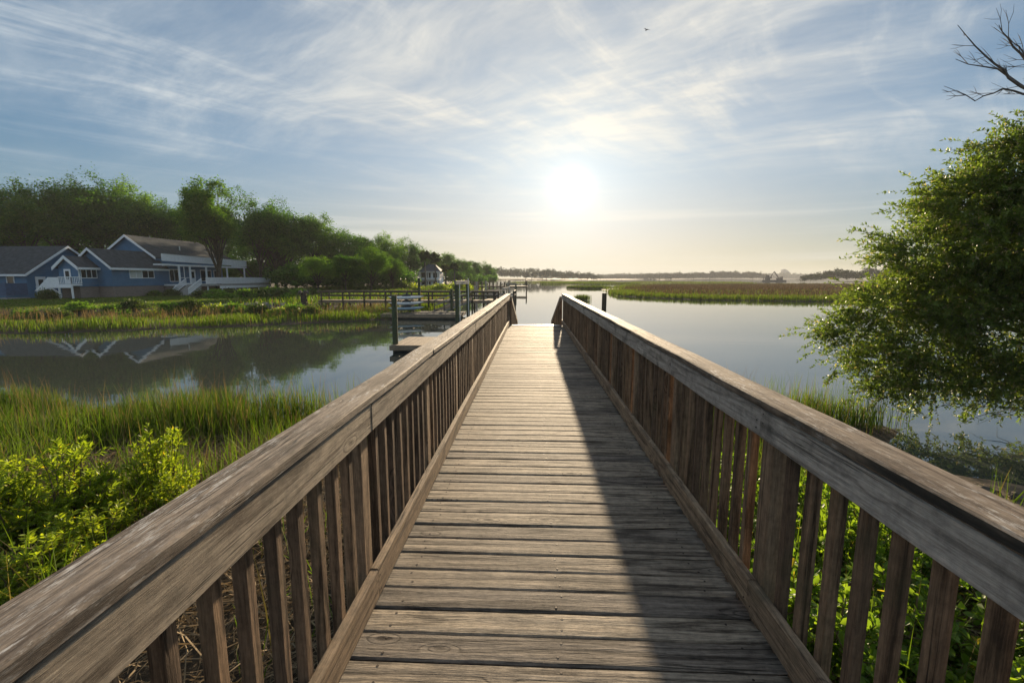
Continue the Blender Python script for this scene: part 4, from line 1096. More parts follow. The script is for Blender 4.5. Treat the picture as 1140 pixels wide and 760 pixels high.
# the mass of wood behind: one body of crowns
rng = np.random.default_rng(77); Vs = []; Fs = []; off = 0
def mass(px, ty, y, Rc, n):
    global off
    x, _, zt = at(px, ty, y); z0 = max(hz_at(x, y), 0)
    (V_, F_), _l = crown(rng, zt-z0, Rc, 1.0, lobes=12, clumps=14, per=n, leaf=(0.45, 0.8))
    V_ = V_ + np.array([x, y, z0]); Vs.append(V_); Fs.append(F_+off); off += len(V_)
for px, ty, y in [(-40,225,95),(0,225,100),(40,215,110),(80,212,112),(120,220,116),(155,226,114),(190,226,118),(222,232,120),(262,228,118),(296,232,112),(330,244,116),(362,256,120),(392,266,130),(418,270,140),(442,275,155),(466,284,170),(488,288,190),(508,293,205),(522,294,225),(536,298,250),
                  (20,262,92),(60,258,96),(100,255,100),(150,262,108),(190,264,112),(230,270,112),(275,270,98),(310,280,100),(340,285,104),(368,290,108)]:
    mass(px, ty, y, 8.5, 16)
for px, ty, y in [(306,298,97),(320,300,92),(336,300,88),(352,302,86),(374,302,84),(405,302,92),(432,303,102),(330,303,84),(360,306,84),(390,306,88),(420,306,98),(445,307,108),(500,305,160),(515,306,170),(530,308,185),(543,309,210),(228,292,100),(242,290,101),(256,290,100),(270,292,99),(285,294,96)]:
    mass(px, ty, y, 5.5, 16)
tag(link('woodland', np_mesh('woodland', np.concatenate(Vs), np.concatenate(Fs)), M['oak_leaf']), kind='stuff')
# distant tree lines, one body each
def far_line(name, pts, Rr, leaf):
    """pts: (px, top y, distance)"""
    global off
    Vs.clear(); Fs.clear(); off = 0
    for (px, ty, y) in pts:
        x, _, zt = at(px, ty, y); z0 = max(hz_at(x, y), 0.0)
        r_ = Rr*rng.uniform(0.8, 1.25)
        (V_, F_), _l = crown(rng, max(3, (zt-z0)*rng.uniform(0.86, 1.08)), r_, 0.3, lobes=9, clumps=9, per=9, leaf=leaf)
        V_ = V_ + np.array([x, y, z0-0.4]); Vs.append(V_); Fs.append(F_+off); off += len(V_)
    tag(link(name, np_mesh(name, np.concatenate(Vs), np.concatenate(Fs)), M['far_leaf']), kind='stuff')
def interp(pts, xs): return np.interp(xs, [p[0] for p in pts], [p[1] for p in pts])
xs = np.arange(470, 666, 3.2); tops = interp([(470,297),(556,297),(566,296),(585,299),(600,299),(612,300),(625,301),(640,302),(652,304.5),(660,304),(665,306)], xs)
far_line('shore_woods', [(x_ + rng.uniform(-1.5, 1.5), t_ + rng.uniform(-1.0, 0.9), 690 + 30*math.sin(x_) + max(0, x_-600)*1.2) for x_, t_ in zip(xs, tops)], 10, (1.3, 2.4))
xs = np.arange(672, 852, 2.4); tops = interp([(672,307.6),(700,306.3),(735,305),(765,304.8),(785,303),(800,303.6),(815,302),(835,302.3),(848,304.5),(852,306)], xs)
far_line('island_woods', [(x_ + rng.uniform(-1, 1), t_ + rng.uniform(-0.6, 0.5), interp([(672,1180),(700,1130),(730,965),(852,955)], [x_])[0]) for x_, t_ in zip(xs, tops)], 11, (1.8, 3.2))
xs = np.arange(903, 1160, 5.5); tops = interp([(903,306),(912,302),(925,300.5),(945,298.5),(1000,298),(1160,299)], xs)
far_line('hammock_woods', [(x_ + rng.uniform(-2, 2), t_ + rng.uniform(-1.2, 1.0), 402 + 10*math.sin(x_*3)) for x_, t_ in zip(xs, tops)], 6.5, (0.9, 1.7))
xs = np.arange(600, 1200, 6); 
far_line('horizon_woods', [(x_, 306.6 + 0.7*math.sin(x_*0.05), 1750) for x_ in xs], 22, (5, 9))

# ------------------------------------------------------------------ palms by the white house
def palm_proto(seed, H):
    rng = np.random.default_rng(seed); q = MB()
    q.tube([(0,0,-0.4),(0.1,0,H*0.4),(0.0,0.05,H*0.88)], [0.24,0.19,0.17], 8)
    tme = mesh_from('trunk', q.v, q.f, True); tme.materials.append(M['bark_grey'])
    q = MB(); c = Vector((0, 0.05, H*0.9))
    for k in range(44):
        a = rng.uniform(0, 2*pi); el = rng.uniform(-0.9, 1.25); d_ = Vector((math.cos(a)*math.cos(el), math.sin(a)*math.cos(el), math.sin(el)))
        L1 = rng.uniform(0.9, 1.3); s0 = c; s1 = c + d_*L1 + Vector((0,0,-0.15))
        q.tube([s0, s1], [0.03, 0.02], 3, False)
        sd = d_.cross(Vector((0,0,1))).normalized(); up_ = sd.cross(d_)
        for j in range(13):
            t = (j-6)/6*1.9; e = s1 + (d_*math.cos(t) + sd*math.sin(t))*rng.uniform(0.9, 1.25)*(1-0.2*abs(t)/1.9) + Vector((0,0,-0.35-0.1*abs(t)))
            m_ = s1.lerp(e, 0.5) + Vector((0,0,0.1)); w = (d_*-math.sin(t) + sd*math.cos(t))*0.13
            q.add([s1, m_+w, e, m_-w], [(0,1,2,3)])
    cme = mesh_from('crown', q.v, q.f); cme.materials.append(M['palm_leaf'])
    return dict(H=H, trunk=tme, crown=cme)
PALM = [palm_proto(51, 10), palm_proto(52, 10)]
for (px, ty, y, k, lb) in [(472.5, 280.5, 112, 0, 'tallest palm with a full round crown in front of the white house'), (484, 282.5, 115, 1, 'slender palm standing before the corner of the white house'), (506, 293.5, 118, 0, 'short palm between the white house and the wooded point'), (495.5, 295, 117, 1, 'small palm tucked close to the side of the white house')]:
    x, _, zt = at(px, ty, y); put_tree(PALM[k], x, y, zt, 1.0, lb, 'palms around the white house', 'palm', 'palm_tree')

# ------------------------------------------------------------------ bushes round the blue house
def bush_proto(seed, mat, Rb=1.0, Hb=1.2, n=2600, leaf=(0.10, 0.2)):
    rng = np.random.default_rng(seed); pts = []
    for k in range(34):
        u = unit(1, rng)[0]; u[2] = abs(u[2]); c = u*np.array([Rb*0.75, Rb*0.75, Hb*0.72])*rng.uniform(0.6, 1.05)
        pts.append(c + rng.normal(size=(n//34, 3))*0.15*np.array([1,1,0.8]))
    P_ = np.concatenate(pts); P_[:, 2] = np.abs(P_[:, 2]); m_ = len(P_)
    D_ = unit(m_, rng); D_[:, 2] += 0.4; D_ /= np.linalg.norm(D_, axis=1, keepdims=True)
    L = rng.uniform(leaf[0], leaf[1], m_)
    V_, F_ = leaf_quads(P_, D_, unit(m_, rng), L, L*0.55, 0.1)
    me = np_mesh('foliage', V_, F_); me.materials.append(mat)
    q = MB()
    for k in range(9):
        u = unit(1, rng)[0]; q.tube([(0,0,-0.2), (u[0]*Rb*0.35,u[1]*Rb*0.35,Hb*0.35), (u[0]*Rb*0.7,u[1]*Rb*0.7,Hb*0.5+abs(u[2])*0.4*Hb)], [0.04,0.03,0.01], 5)
    sme = mesh_from('stem', q.v, q.f); sme.materials.append(M['stem'])
    return dict(f=me, s=sme)
BUSH = [bush_proto(61, M['hedge_leaf']), bush_proto(62, M['oak_leaf_light']), bush_proto(63, M['shrub_leaf'], n=2000)]
def put_bush(k, x, y, w, h, label, group, name='bush', z=None):
    z = hz_at(x, y) if z is None else z
    t = empty(name, (x, y, z), label, 'bush', group, rz=rt.uniform(0, 6.28)); t.scale = (w, w, h)
    link('foliage', BUSH[k]['f'], None, t); link('stem', BUSH[k]['s'], None, t); return t
GB = 'bushes planted round the blue house'
for (px, py, y, k, w, h, lb) in [(54,331,54.5,0,1.25,1.2,'rounded clipped bush under the white landing'), (152,331,65,1,1.3,0.7,'low dark bush at the foot of the window wall'), (172,331,66,1,1.2,0.75,'low dark bush at the corner by the porch'),
      (191,331,65,0,1.3,1.0,'dark bush beside the brick stair foot'), (228,332,62,0,1.9,0.95,'big hedge bush just past the white stair'), (243,332,60.5,1,1.9,1.1,'hedge bush below the leaning trunk'), (258,331,63,0,2.1,1.0,'hedge bush under the middle of the deck rail'),
      (272,331,61,1,1.9,1.1,'bright hedge bush below the deck rail, past the middle'), (288,331,63,0,2.2,1.05,'hedge bush under the end of the deck rail'), (303,330,66,1,2.2,1.3,'hedge bush beyond the end of the deck'), (316,329,64,0,2.2,1.2,'rounded bush out on the lawn beyond the deck'), (331,330,58,1,1.8,1.2,'bush near the start of the long pier'),
      (285,323,90,0,2.3,1.3,'taller bush behind the deck end, by the outside stair'), (345,324,62,0,2.0,1.2,'bush on the lawn behind the start of the long pier')]:
    x = at(px, py, y)[0]; put_bush(k, x, y, w, h, lb, GB)
for (px, y, k, w, h, lb) in [(455,100,2,2.6,1.6,'yellow green bush on the lawn of the white house'), (445,96,0,2.6,2.2,'dark clipped bush left of'.replace(' left of', '')+' at the lawn edge before the white house'), (490,104,2,2.8,2.0,'bright bush under the palms'), (512,112,2,3.0,2.6,'flowering bush between palms and the wooded point')]:
    x = at(px, 320, y)[0]; put_bush(k, x, y, w, h, lb, 'bushes before the white house')
# a palm stump by the head of the pier
t = empty('palm_stump', (at(338, 330, 44)[0], 44, 0.7), 'thick brown stump with a ragged top standing at the landward end of the pier', 'stump')
q = MB(); q.tube([(0,0,-0.4),(0,0,0.6),(0.03,0,1.15),(0.0,0,1.3)], [0.34,0.30,0.26,0.36], 10); q.build('stump_wood', M['bark'], t)
q = MB()
for k in range(26):
    a = rt.uniform(0, 6.28); q.tube([(0.1*math.cos(a),0.1*math.sin(a),1.2), (0.38*math.cos(a),0.38*math.sin(a),1.3+rt.uniform(-.05,.25)), (0.55*math.cos(a),0.55*math.sin(a),1.25+rt.uniform(-.3,.2))], [0.05,0.04,0.015], 4)
q.build('frond_base', M['bark_grey'], t)
# scrub along the bank below the lawn
GS = 'scrub on the bank below the lawn'
SC = [(125,349,37,1,1.3,0.8,'below the first rubble stones'),(150,347,39,0,1.2,0.8,'under the window wall, at the rubble edge'),(168,352,36,2,1.0,0.7,'yellow, half way down the bank below the wing'),(190,348,38.5,1,1.4,0.9,'below the foot of the white stair'),(214,346,40,0,1.2,0.9,'dark, touching the rubble under the stair'),(236,348,39,2,1.3,1.0,'yellow, below the leaning oak'),
      (262,346,40,1,1.5,0.9,'dark, below the middle of the white deck'),(286,347,38.5,0,1.4,1.0,'below the end of the white deck'),(308,348,38,2,1.2,0.8,'yellow, under the rounded lawn bush'),(330,347,38.5,1,1.6,1.0,'dark, beside the palm stump'),(346,349,37.5,0,1.2,0.9,'at the landward foot of the pier'),(90,346,38,1,1.4,0.7,'where the lawn meets the reeds'),(64,350,35,0,1.2,0.7,'out in the reeds below the round bush'),(28,350,34.5,1,1.5,0.7,'in the reeds below the shower stall')]
for (px, py, y, k, w, h, lb) in SC:
    x = at(px, py, y)[0]; put_bush(k, x, y, w, h, 'low scrub bush ' + lb, GS)
# ------------------------------------------------------------------ the glossy evergreen leaning over the water
def curve_pts(a, b_, sag, n=5, rng=None, j=0.05):
    a = np.array(a, float); b_ = np.array(b_, float); t = np.linspace(0, 1, n)[:, None]
    p = a + (b_-a)*t; p[:, 2] += (sag*4*t*(1-t))[:, 0]
    if rng is not None: p[1:-1] += rng.normal(size=(n-2, 3))*j
    return p
rng = np.random.default_rng(101)
KB = 1.22
BX, BY = 13.9, 10.7
bz = hz_at(BX, BY)
bay = empty('evergreen_tree', (BX, BY, bz), 'dense glossy evergreen tree leaning out over the creek with low trailing twigs', 'tree')
q = MB(); root = np.array([BX, BY, bz-0.3]); leafP = []; leafD = []
q.tube([root, root+np.array([-0.3,0.1,1.0]), root+np.array([-0.6,0.2,2.0]), root+np.array([-0.5,0.3,3.4])], [0.26,0.2,0.16,0.10], 9)
q.tube([root, root+np.array([0.4,0.3,1.2]), root+np.array([0.9,0.5,2.6])], [0.2,0.15,0.1], 8)
twig = MB()
# lobes: centre, radius - the outline steps in and out from the top of the frame down to the water
LOBES = [((10.9,9.0,6.4),1.3),((9.9,8.9,5.9),1.15),((8.9,9.0,5.35),1.0),((8.0,9.1,4.75),0.85),((9.4,8.4,4.7),1.2),((8.3,8.6,3.95),0.95),((7.2,9.0,3.85),0.7),((10.6,8.1,5.0),1.3),((10.4,8.0,3.7),1.2),((9.2,8.3,3.4),1.1),((7.8,8.8,3.05),0.9),((6.75,9.1,2.85),0.62),((6.2,9.2,2.35),0.42),
         ((7.4,8.9,2.25),0.75),((8.6,8.5,2.3),1.0),((9.8,8.2,2.5),1.1),((6.75,9.1,1.75),0.45),((7.6,8.8,1.5),0.6),((8.5,8.5,1.5),0.7),((9.5,8.4,1.45),0.6),((7.0,9.0,1.3),0.35),((11.4,8.4,2.6),1.2),((10.9,9.9,4.4),1.4),((9.6,10.1,3.6),1.2),((8.4,9.9,3.1),0.9),((9.0,10.0,4.8),1.0)]
def KS(v): v = np.array(v, float); return np.array([v[0]*KB, v[1]*KB, max(0.25, CZ+(v[2]-CZ)*KB)])
for (c, r) in LOBES:
    c = KS(c); r = r*1.06*KB
    start = root + np.array([-0.5, 0.2, min(max(c[2]-1.2, 0.8), 3.4)])
    lp = curve_pts(start, c, 0.25, 5, rng, 0.07); q.tube(list(lp), [0.075, 0.06, 0.045, 0.03, 0.015], 6)
    nt_ = int(275*r*r + 150*r)
    for k in range(nt_):
        u = unit(1, rng)[0]; rr_ = r*rng.uniform(0.35, 1.05)**0.7
        s0 = c + u*rr_*np.array([1, 0.85, 0.8])*0.62
        dr = u*np.array([1, 0.9, 0.55]) + np.array([-0.45, -0.1, 0.06]) + rng.normal(size=3)*0.3; dr /= np.linalg.norm(dr)
        L = rng.uniform(0.25, 0.62)*(1.1 if rng.random() > 0.12 else 1.9); s1 = s0 + dr*L; mid_ = (s0+s1)/2 + np.array([0,0,0.05]); s1 = s1 + np.array([0,0,-0.07*L])
        if k % 3 == 0: twig.tube([s0, mid_, s1], [0.006, 0.0045, 0.002], 3, False)
        m_ = int(L*44); t = np.sort(rng.uniform(0.12, 1.0, m_))[:, None]
        p = (s0*(1-t)**2 + 2*mid_*t*(1-t) + s1*t*t)
        ld = dr*0.75 + unit(m_, rng)*0.85 + np.array([0, 0, 0.12]); ld /= np.linalg.norm(ld, axis=1, keepdims=True)
        leafP.append(p); leafD.append(ld)
for (a, b_) in (((7.2,9,3.9),(6.05,9.1,4.3)), ((7.2,9,3.8),(6.35,9.1,3.75)), ((6.6,9.1,2.9),(5.55,9.2,2.55)), ((6.6,9.1,2.8),(5.7,9.2,2.2)), ((8.0,9.1,5.2),(7.1,9.1,5.1)), ((8.8,9,5.7),(7.8,9,5.75)), ((9.8,9,6.3),(9.0,9,6.5)), ((10.6,9,6.9),(9.75,9,7.3)), ((6.9,9.1,1.5),(6.25,9.1,0.95)), ((7.6,8.8,1.2),(7.2,8.8,0.6)), ((6.3,9.2,1.9),(5.95,9.2,1.35)), ((10.2,9,6.6),(9.4,9,6.95)), ((8.4,8.6,1.1),(8.1,8.6,0.75))):
    a = KS(a); b_ = KS(b_)
    twig.tube(list(curve_pts(a, b_, 0.08, 4)), [0.012, 0.009, 0.006, 0.003], 4, False)
    for k in range(16):
        t0 = rng.uniform(0.1, 1.0); s0 = a+(b_-a)*t0; dr = (b_-a)/np.linalg.norm(b_-a)*0.7 + unit(1, rng)[0]*0.6; dr /= np.linalg.norm(dr); L = rng.uniform(0.12, 0.3)
        m_ = int(L*60); t = rng.uniform(0.05, 1, m_)[:, None]; leafP.append(s0 + dr*L*t); ld = dr*0.6 + unit(m_, rng)*0.8; leafD.append(ld/np.linalg.norm(ld, axis=1, keepdims=True))
# bare low twigs hanging into the shade over the water
for k in range(60):
    a = np.array([rng.uniform(9.6, 13.2), rng.uniform(9.8, 11.4), rng.uniform(0.5, 1.6)]); b_ = a + np.array([rng.uniform(-1.4,-0.2), rng.uniform(-0.3,0.3), rng.uniform(-0.5,0.25)])
    twig.tube(list(curve_pts(a, b_, 0.08, 4, rng, 0.05)), [0.012,0.009,0.006,0.002], 3, False)
    if k % 3 == 0:
        m_ = 14; t = rng.uniform(0.4, 1, m_)[:, None]; leafP.append(a+(b_-a)*t); leafD.append(unit(m_, rng))
LP = np.concatenate(leafP); LD = np.concatenate(leafD); n = len(LP); print('bay leaves', n)
L = rng.uniform(0.055, 0.105, n); Nn = unit(n, rng); Nn[:, 2] = np.abs(Nn[:, 2]) + 0.45
V_, F_ = leaf_quads(LP - np.array([BX, BY, bz]), LD, Nn, L, L*rng.uniform(0.34, 0.5, n), 0.12)
me = np_mesh('crown', V_, F_); link('crown', me, M['bay_leaf'], bay)
for (mbx, nm, mt) in ((q, 'trunk', M['bark_grey']), (twig, 'twigs', M['bark_grey'])):
    me = mesh_from(nm, [(v[0]-BX, v[1]-BY, v[2]-bz) for v in mbx.v], mbx.f, True); link('twig' if nm == 'twigs' else nm, me, mt, bay)

# ------------------------------------------------------------------ the bare tree whose leafless branch enters above
rb = random.Random(14)
BTX, BTY = 14.6, 9.2; bz2 = hz_at(BTX, BTY)
bare = empty('bare_tree', (BTX, BTY, bz2), 'leafless grey tree reaching a bare forked branch into the sky above the evergreen', 'tree')
q = MB()
q.tube([(0,0,-0.4),(0,0.1,3),(-0.2,0.1,6),(-0.1,0.2,9.5)], [0.24,0.19,0.14,0.05], 9); q.build('trunk', M['bark_grey'], bare, True)
br = MB()
def grow(p, d_, L, r, lev):
    pts = [p]; dd = d_.copy(); seg = 5
    for k in range(seg):
        dd = (dd + Vector((rb.uniform(-.22,.22), rb.uniform(-.22,.22), rb.uniform(-.16,.24)))).normalized(); pts.append(pts[-1] + dd*L/seg)
    br.tube(pts, [r*(1-0.75*k/seg) for k in range(seg+1)], 5 if lev < 2 else 4, False)
    if lev < 3:
        for k in range(5 if lev < 2 else 3):
            i = rb.randint(1, seg); side = Vector((rb.uniform(-.5,.3), rb.uniform(-.7,.7), rb.uniform(-.35,.8)))
            grow(pts[i], (dd*0.8 + side).normalized(), L*rb.uniform(0.35, 0.55), r*0.5, lev+1)
def BL(px, py, y): a = at(px, py, y); return Vector((a[0]-BTX, a[1]-BTY, a[2]-bz2))
def path(pts, r0, r1, kids=True):
    n = len(pts); fine_ = []
    for a, b_ in zip(pts[:-1], pts[1:]):
        for t in (0, 0.33, 0.66): fine_.append(a.lerp(b_, t) + Vector((rb.uniform(-.02,.02), rb.uniform(-.02,.02), rb.uniform(-.02,.02))))
    fine_.append(pts[-1]); m_ = len(fine_)
    br.tube(fine_, [r0+(r1-r0)*k/(m_-1) for k in range(m_)], 5, False)
    if kids:
        for k in range(2, m_-1):
            if rb.random() < 0.95:
                d_ = (fine_[k+1]-fine_[k-1]).normalized(); s_ = (d_ + Vector((rb.uniform(-.3,.1), rb.uniform(-.5,.5), rb.choice((-1,1))*rb.uniform(.4,.9)))).normalized()
                L = rb.uniform(0.16, 0.5); e = fine_[k]+s_*L*0.5; br.tube([fine_[k], e, e+(s_+Vector((-.3,0,.15))).normalized()*L*0.5], [0.0065,0.005,0.002], 3, False)
                for _ in range(2):
                    t2 = (s_ + Vector((rb.uniform(-.7,.2), rb.uniform(-.5,.5), rb.uniform(-.8,.8)))).normalized(); br.tube([e, e+t2*L*0.35, e+t2*L*0.35+(t2+Vector((-.4,0,.2))).normalized()*L*0.25], [0.004,0.003,0.0015], 3, False)
D9 = 9.0
path([Vector((-0.2,0.1,5.2)), BL(1230,160,8.8), BL(1160,112,D9), BL(1125,86,D9), BL(1098,62,D9), BL(1066,28,D9)], 0.05, 0.004)
path([BL(1150,106,D9), BL(1118,100,D9-.1), BL(1085,112,D9-.1), BL(1051,96,D9-.1)], 0.02, 0.003)
path([BL(1145,100,D9), BL(1110,78,D9+.1), BL(1064,66,D9+.1)], 0.025, 0.004)
path([BL(1185,130,D9), BL(1150,75,D9+.2), BL(1128,52,D9+.2), BL(1112,28,D9+.2)], 0.035, 0.005)
path([BL(1160,90,D9), BL(1140,60,D9+.1), BL(1122,40,D9+.3)], 0.02, 0.004)
grow(Vector((-0.2,0.1,6.4)), Vector((0.2,-0.3,0.8)), 2.6, 0.06, 1); grow(Vector((-0.1,0.1,7.5)), Vector((0.5,0.4,0.8)), 2.4, 0.06, 1)
br.build('branch', M['bark_grey'], bare)

# ------------------------------------------------------------------ leafy shrubs beside the walk
def shrub_proto(seed, mat, Rb, Hb, stems, per, leaf, ratio, blunt, droop=0.12, up=0.6):
    rng = np.random.default_rng(seed); P_ = []; D_ = []; q = MB()
    for k in range(stems):
        a = rng.uniform(0, 2*pi); rr_ = Rb*math.sqrt(rng.random()); tip = np.array([math.cos(a)*rr_, math.sin(a)*rr_, Hb*(1-0.55*(rr_/Rb)**2)*rng.uniform(0.62, 1.1)])
        b0 = np.array([tip[0]*0.25, tip[1]*0.25, 0]); pts = curve_pts(b0, tip, 0.1, 5, rng, 0.02)
        q.tube(list(pts), [0.009,0.008,0.007,0.005,0.002], 4, False)
        L = np.linalg.norm(tip-b0)
        m_ = per; t = (1 - (rng.random(m_)**1.5)*0.62)
        idx = np.clip(t*4, 0, 3.999); i0 = idx.astype(int); fr_ = (idx-i0)[:, None]
        base = pts[i0]*(1-fr_) + pts[i0+1]*fr_
        ax = (pts[i0+1]-pts[i0]); ax /= np.linalg.norm(ax, axis=1, keepdims=True)
        out_ = unit(m_, rng); out_ -= ax*np.sum(out_*ax, axis=1, keepdims=True); out_ /= np.linalg.norm(out_, axis=1, keepdims=True)
        dd = ax*up*(0.5+t[:, None]*0.7) + out_; dd /= np.linalg.norm(dd, axis=1, keepdims=True)
        P_.append(base); D_.append(dd)
        # side sprigs
        for s_ in range(3):
            i = rng.integers(1, 4); dr = unit(1, rng)[0]; dr[2] = abs(dr[2])*0.8+0.25; dr /= np.linalg.norm(dr); sl_ = rng.uniform(0.12, 0.28)
            q.tube([pts[i], pts[i]+dr*sl_], [0.005, 0.002], 3, False)
            m2 = per//3; t2 = rng.uniform(0.3, 1.05, m2)[:, None]; o2 = unit(m2, rng); d2 = dr*up + o2*0.8; d2 /= np.linalg.norm(d2, axis=1, keepdims=True)
            P_.append(pts[i]+dr*sl_*t2); D_.append(d2)
    P_ = np.concatenate(P_); D_ = np.concatenate(D_); n = len(P_)
    L = rng.uniform(leaf[0], leaf[1], n); Nn = unit(n, rng); Nn[:, 2] = np.abs(Nn[:, 2]) + 0.9
    V_, F_ = leaf6(P_, D_, Nn, L, L*ratio, 0.14, droop, blunt)
    fme = np_mesh('foliage', V_, F_); fme.materials.append(mat)
    sme = mesh_from('stem', q.v, q.f); sme.materials.append(M['stem'])
    return dict(f=fme, s=sme)
SH = [shrub_proto(71+k, M['shrub_leaf'], 0.46, 1.25, 38, 46, (0.045, 0.085), 0.32, 0.66, up=0.95) for k in range(2)]
CV = [shrub_proto(81+k, M['cover_leaf'], 0.6, 0.75, 54, 32, (0.036, 0.072), 0.54, 0.76, up=0.7) for k in range(3)]
def put_shrub(pr_, x, y, w, h, label, group, name='shrub'):
    z = hz_at(x, y)-0.03
    t = empty(name, (x, y, z), label, 'shrub', group, rz=rt.uniform(0, 6.28)); t.scale = (w, w, h)
    link('foliage', pr_['f'], None, t); link('stem', pr_['s'], None, t); return t
GL = 'bright green shrubs on the bank beside the sunlit railing'
for (px, top, y, k, w, lb) in [(58, 480, 4.0, 0, 1.05, 'tallest bright shrub of the bank, rising in front of the dead grass'), (8, 508, 3.8, 1, 1.05, 'bright shrub next to the tallest one, its tips a little lower'), (92, 560, 3.7, 1, 0.9, 'low bright shrub below the tallest one'), (172, 468, 4.8, 1, 0.8, 'narrow upright bright shrub standing alone nearer the marsh grass'),
     (200, 560, 4.5, 0, 0.7, 'small bright shrub at the foot of the narrow upright one'), (20, 590, 3.2, 0, 1.0, 'bright shrub showing just above the cap board'), (-45, 500, 4.2, 0, 1.2, 'bright shrub half cut off by the picture edge'), (128, 600, 4.3, 0, 0.75, 'low bright shrub between the tallest and the narrow one')]:
    x, _, zt = at(px, top, y); z0 = hz_at(x, y); put_shrub(SH[k], x, y, w, max(0.55, (zt-z0)/1.25), lb, GL)
GR = 'round leaved shrubs below the shaded railing'
CVS = [(1.75,1.75,'at the foot of the nearest slats'),(2.5,1.95,'just outside the second slat bay'),(1.6,2.5,'directly under the mould stained board'),(2.35,2.75,'outside the post with paired boards'),(3.2,2.5,'furthest out from the slats near the camera'),(1.7,3.35,'under the third post'),(2.6,3.6,'between the third post and the beach'),(3.5,3.5,'nearest the dark rocks'),(1.6,4.3,'under the fourth post'),(2.5,4.6,'outside the fourth post'),(3.3,4.7,'on the slope toward the beach'),(1.7,5.4,'under the fifth post'),(2.6,5.7,'where the shrubs meet the marsh grass'),(3.0,1.6,'by the lower frame edge, beyond the slats'),(1.5,1.1,'lowest one, tight against the deck edge')]
for k, (x, y, lb) in enumerate(CVS):
    put_shrub(CV[k % 3], x, y, rt.uniform(0.95, 1.2), rt.uniform(0.95, 1.3), 'leafy green shrub ' + lb, GR)

# ------------------------------------------------------------------ grasses
def blades(name, x, y, z, h, w, lean, mat, rng, wind=(0.0, 0.0), kind='stuff'):
    n = len(x); a = rng.uniform(0, 2*pi, n); fx, fy = np.cos(a), np.sin(a)      # face direction
    la = rng.uniform(0, 2*pi, n); ll = lean*rng.random(n)**1.3
    lx, ly = np.cos(la)*ll + wind[0], np.sin(la)*ll + wind[1]
    rows = []
    for t, ww in ((0, 0.8), (0.5, 1.0), (0.82, 0.6), (1.0, 0.06)):
        bx = x + lx*h*t*t; by = y + ly*h*t*t; bz_ = z + h*t*(1-0.25*ll*t)
        rows.append((np.stack([bx-fy*w*ww/2, by+fx*w*ww/2, bz_], 1), np.stack([bx+fy*w*ww/2, by-fx*w*ww/2, bz_], 1)))
    V_ = np.stack([rows[0][0], rows[0][1], rows[1][0], rows[1][1], rows[2][0], rows[2][1], rows[3][0], rows[3][1]], 1).reshape(-1, 3)
    b0 = np.arange(n)*8; F_ = np.concatenate([np.stack([b0+2*k, b0+2*k+1, b0+2*k+3, b0+2*k+2], 1) for k in range(3)])
    return tag(link(name, np_mesh(name, V_, F_), mat), kind=kind)
def scatter(rng, n, x0, x1, y0, y1, keep):
    X_ = rng.uniform(x0, x1, n); Y_ = rng.uniform(y0, y1, n); k = rng.random(n) < keep(X_, Y_); return X_[k], Y_[k]
rng = np.random.default_rng(201)
# belt of cordgrass along the near shore
def kb(X_, Y_):
    d_ = sdist(NEAR, X_, Y_); den = ss(d_ + 0.35*wob(X_, Y_, 1.9, 71), -0.45, 0.1)*(1-ss(d_ + 0.9*wob(X_, Y_, 1.1, 72), 1.6, 3.2)); cl_ = 0.35 + 0.65*ss(wob(X_, Y_, 2.2, 21), -0.45, 0.35)
    beach_ = ss(X_, 5.3, 5.9)*(1-ss(Y_, 9.7, 10.4)); gap_ = np.where((X_ > -1.6) & (X_ < 1.6), 0.25, 1.0)
    return den*cl_*(1-beach_)*gap_
X_, Y_ = scatter(rng, 120000, -26, 9, 7.5, 12.2, kb); Z_ = height(X_, Y_)
hh = rng.uniform(0.55, 1.0, len(X_))*(0.85+0.42*wob(X_, Y_, 1.1, 22))
blades('cord_grass', X_, Y_, Z_-0.05, hh, rng.uniform(0.007, 0.014, len(X_)), 0.35, M['grass'], rng)
k = rng.random(len(X_)) < 0.085
blades('dry_grass', X_[k], Y_[k], Z_[k]-0.05, hh[k]*rng.uniform(1.15, 1.6, k.sum()), np.full(k.sum(), 0.007), 0.35, M['grass_dead'], rng)
# sparser tufts among the dead stuff on the bank
def kt(X_, Y_):
    d_ = sdist(NEAR, X_, Y_); c = ss(wob(X_, Y_, 1.7, 33), -0.15, 0.4); return ss(d_, 1.6, 2.4)*c*np.where((X_ > -1.2) & (X_ < 1.3), 0.05, 1)*np.where((X_ > -3.0) & (X_ <= -1.2) & (Y_ < 6.5), 0.12, 1)*np.where(X_ > 1.3, 0.9, 0.55)
X_, Y_ = scatter(rng, 60000, -13, 6.4, 2.2, 9.2, kt); Z_ = height(X_, Y_)
blades('bank_grass', X_, Y_, Z_-0.04, rng.uniform(0.3, 0.95, len(X_)), rng.uniform(0.006, 0.012, len(X_)), 0.7, M['grass'], rng)
# dead stalks lying and leaning everywhere on the bank
def kd(X_, Y_): d_ = sdist(NEAR, X_, Y_); return ss(d_, 1.0, 2.0)*(0.35+0.65*ss(wob(X_, Y_, 1.3, 41), -0.5, 0.4))*np.where(X_ > 5.3, 0.5, 1.0)
X_, Y_ = scatter(rng, 75000, -14, 9.0, 0.3, 9.2, kd); n = len(X_); Z_ = height(X_, Y_)
a = rng.uniform(0, 2*pi, n); el = np.abs(rng.normal(0, 0.35, n)); L = rng.uniform(0.12, 0.55, n)
D_ = np.stack([np.cos(a)*np.cos(el), np.sin(a)*np.cos(el), np.sin(el)], 1); P_ = np.stack([X_, Y_, Z_+rng.uniform(0, 0.09, n)], 1)
Sd = np.cross(D_, unit(n, rng)); Sd /= np.linalg.norm(Sd, axis=1, keepdims=True); w = rng.uniform(0.002, 0.0055, n)[:, None]
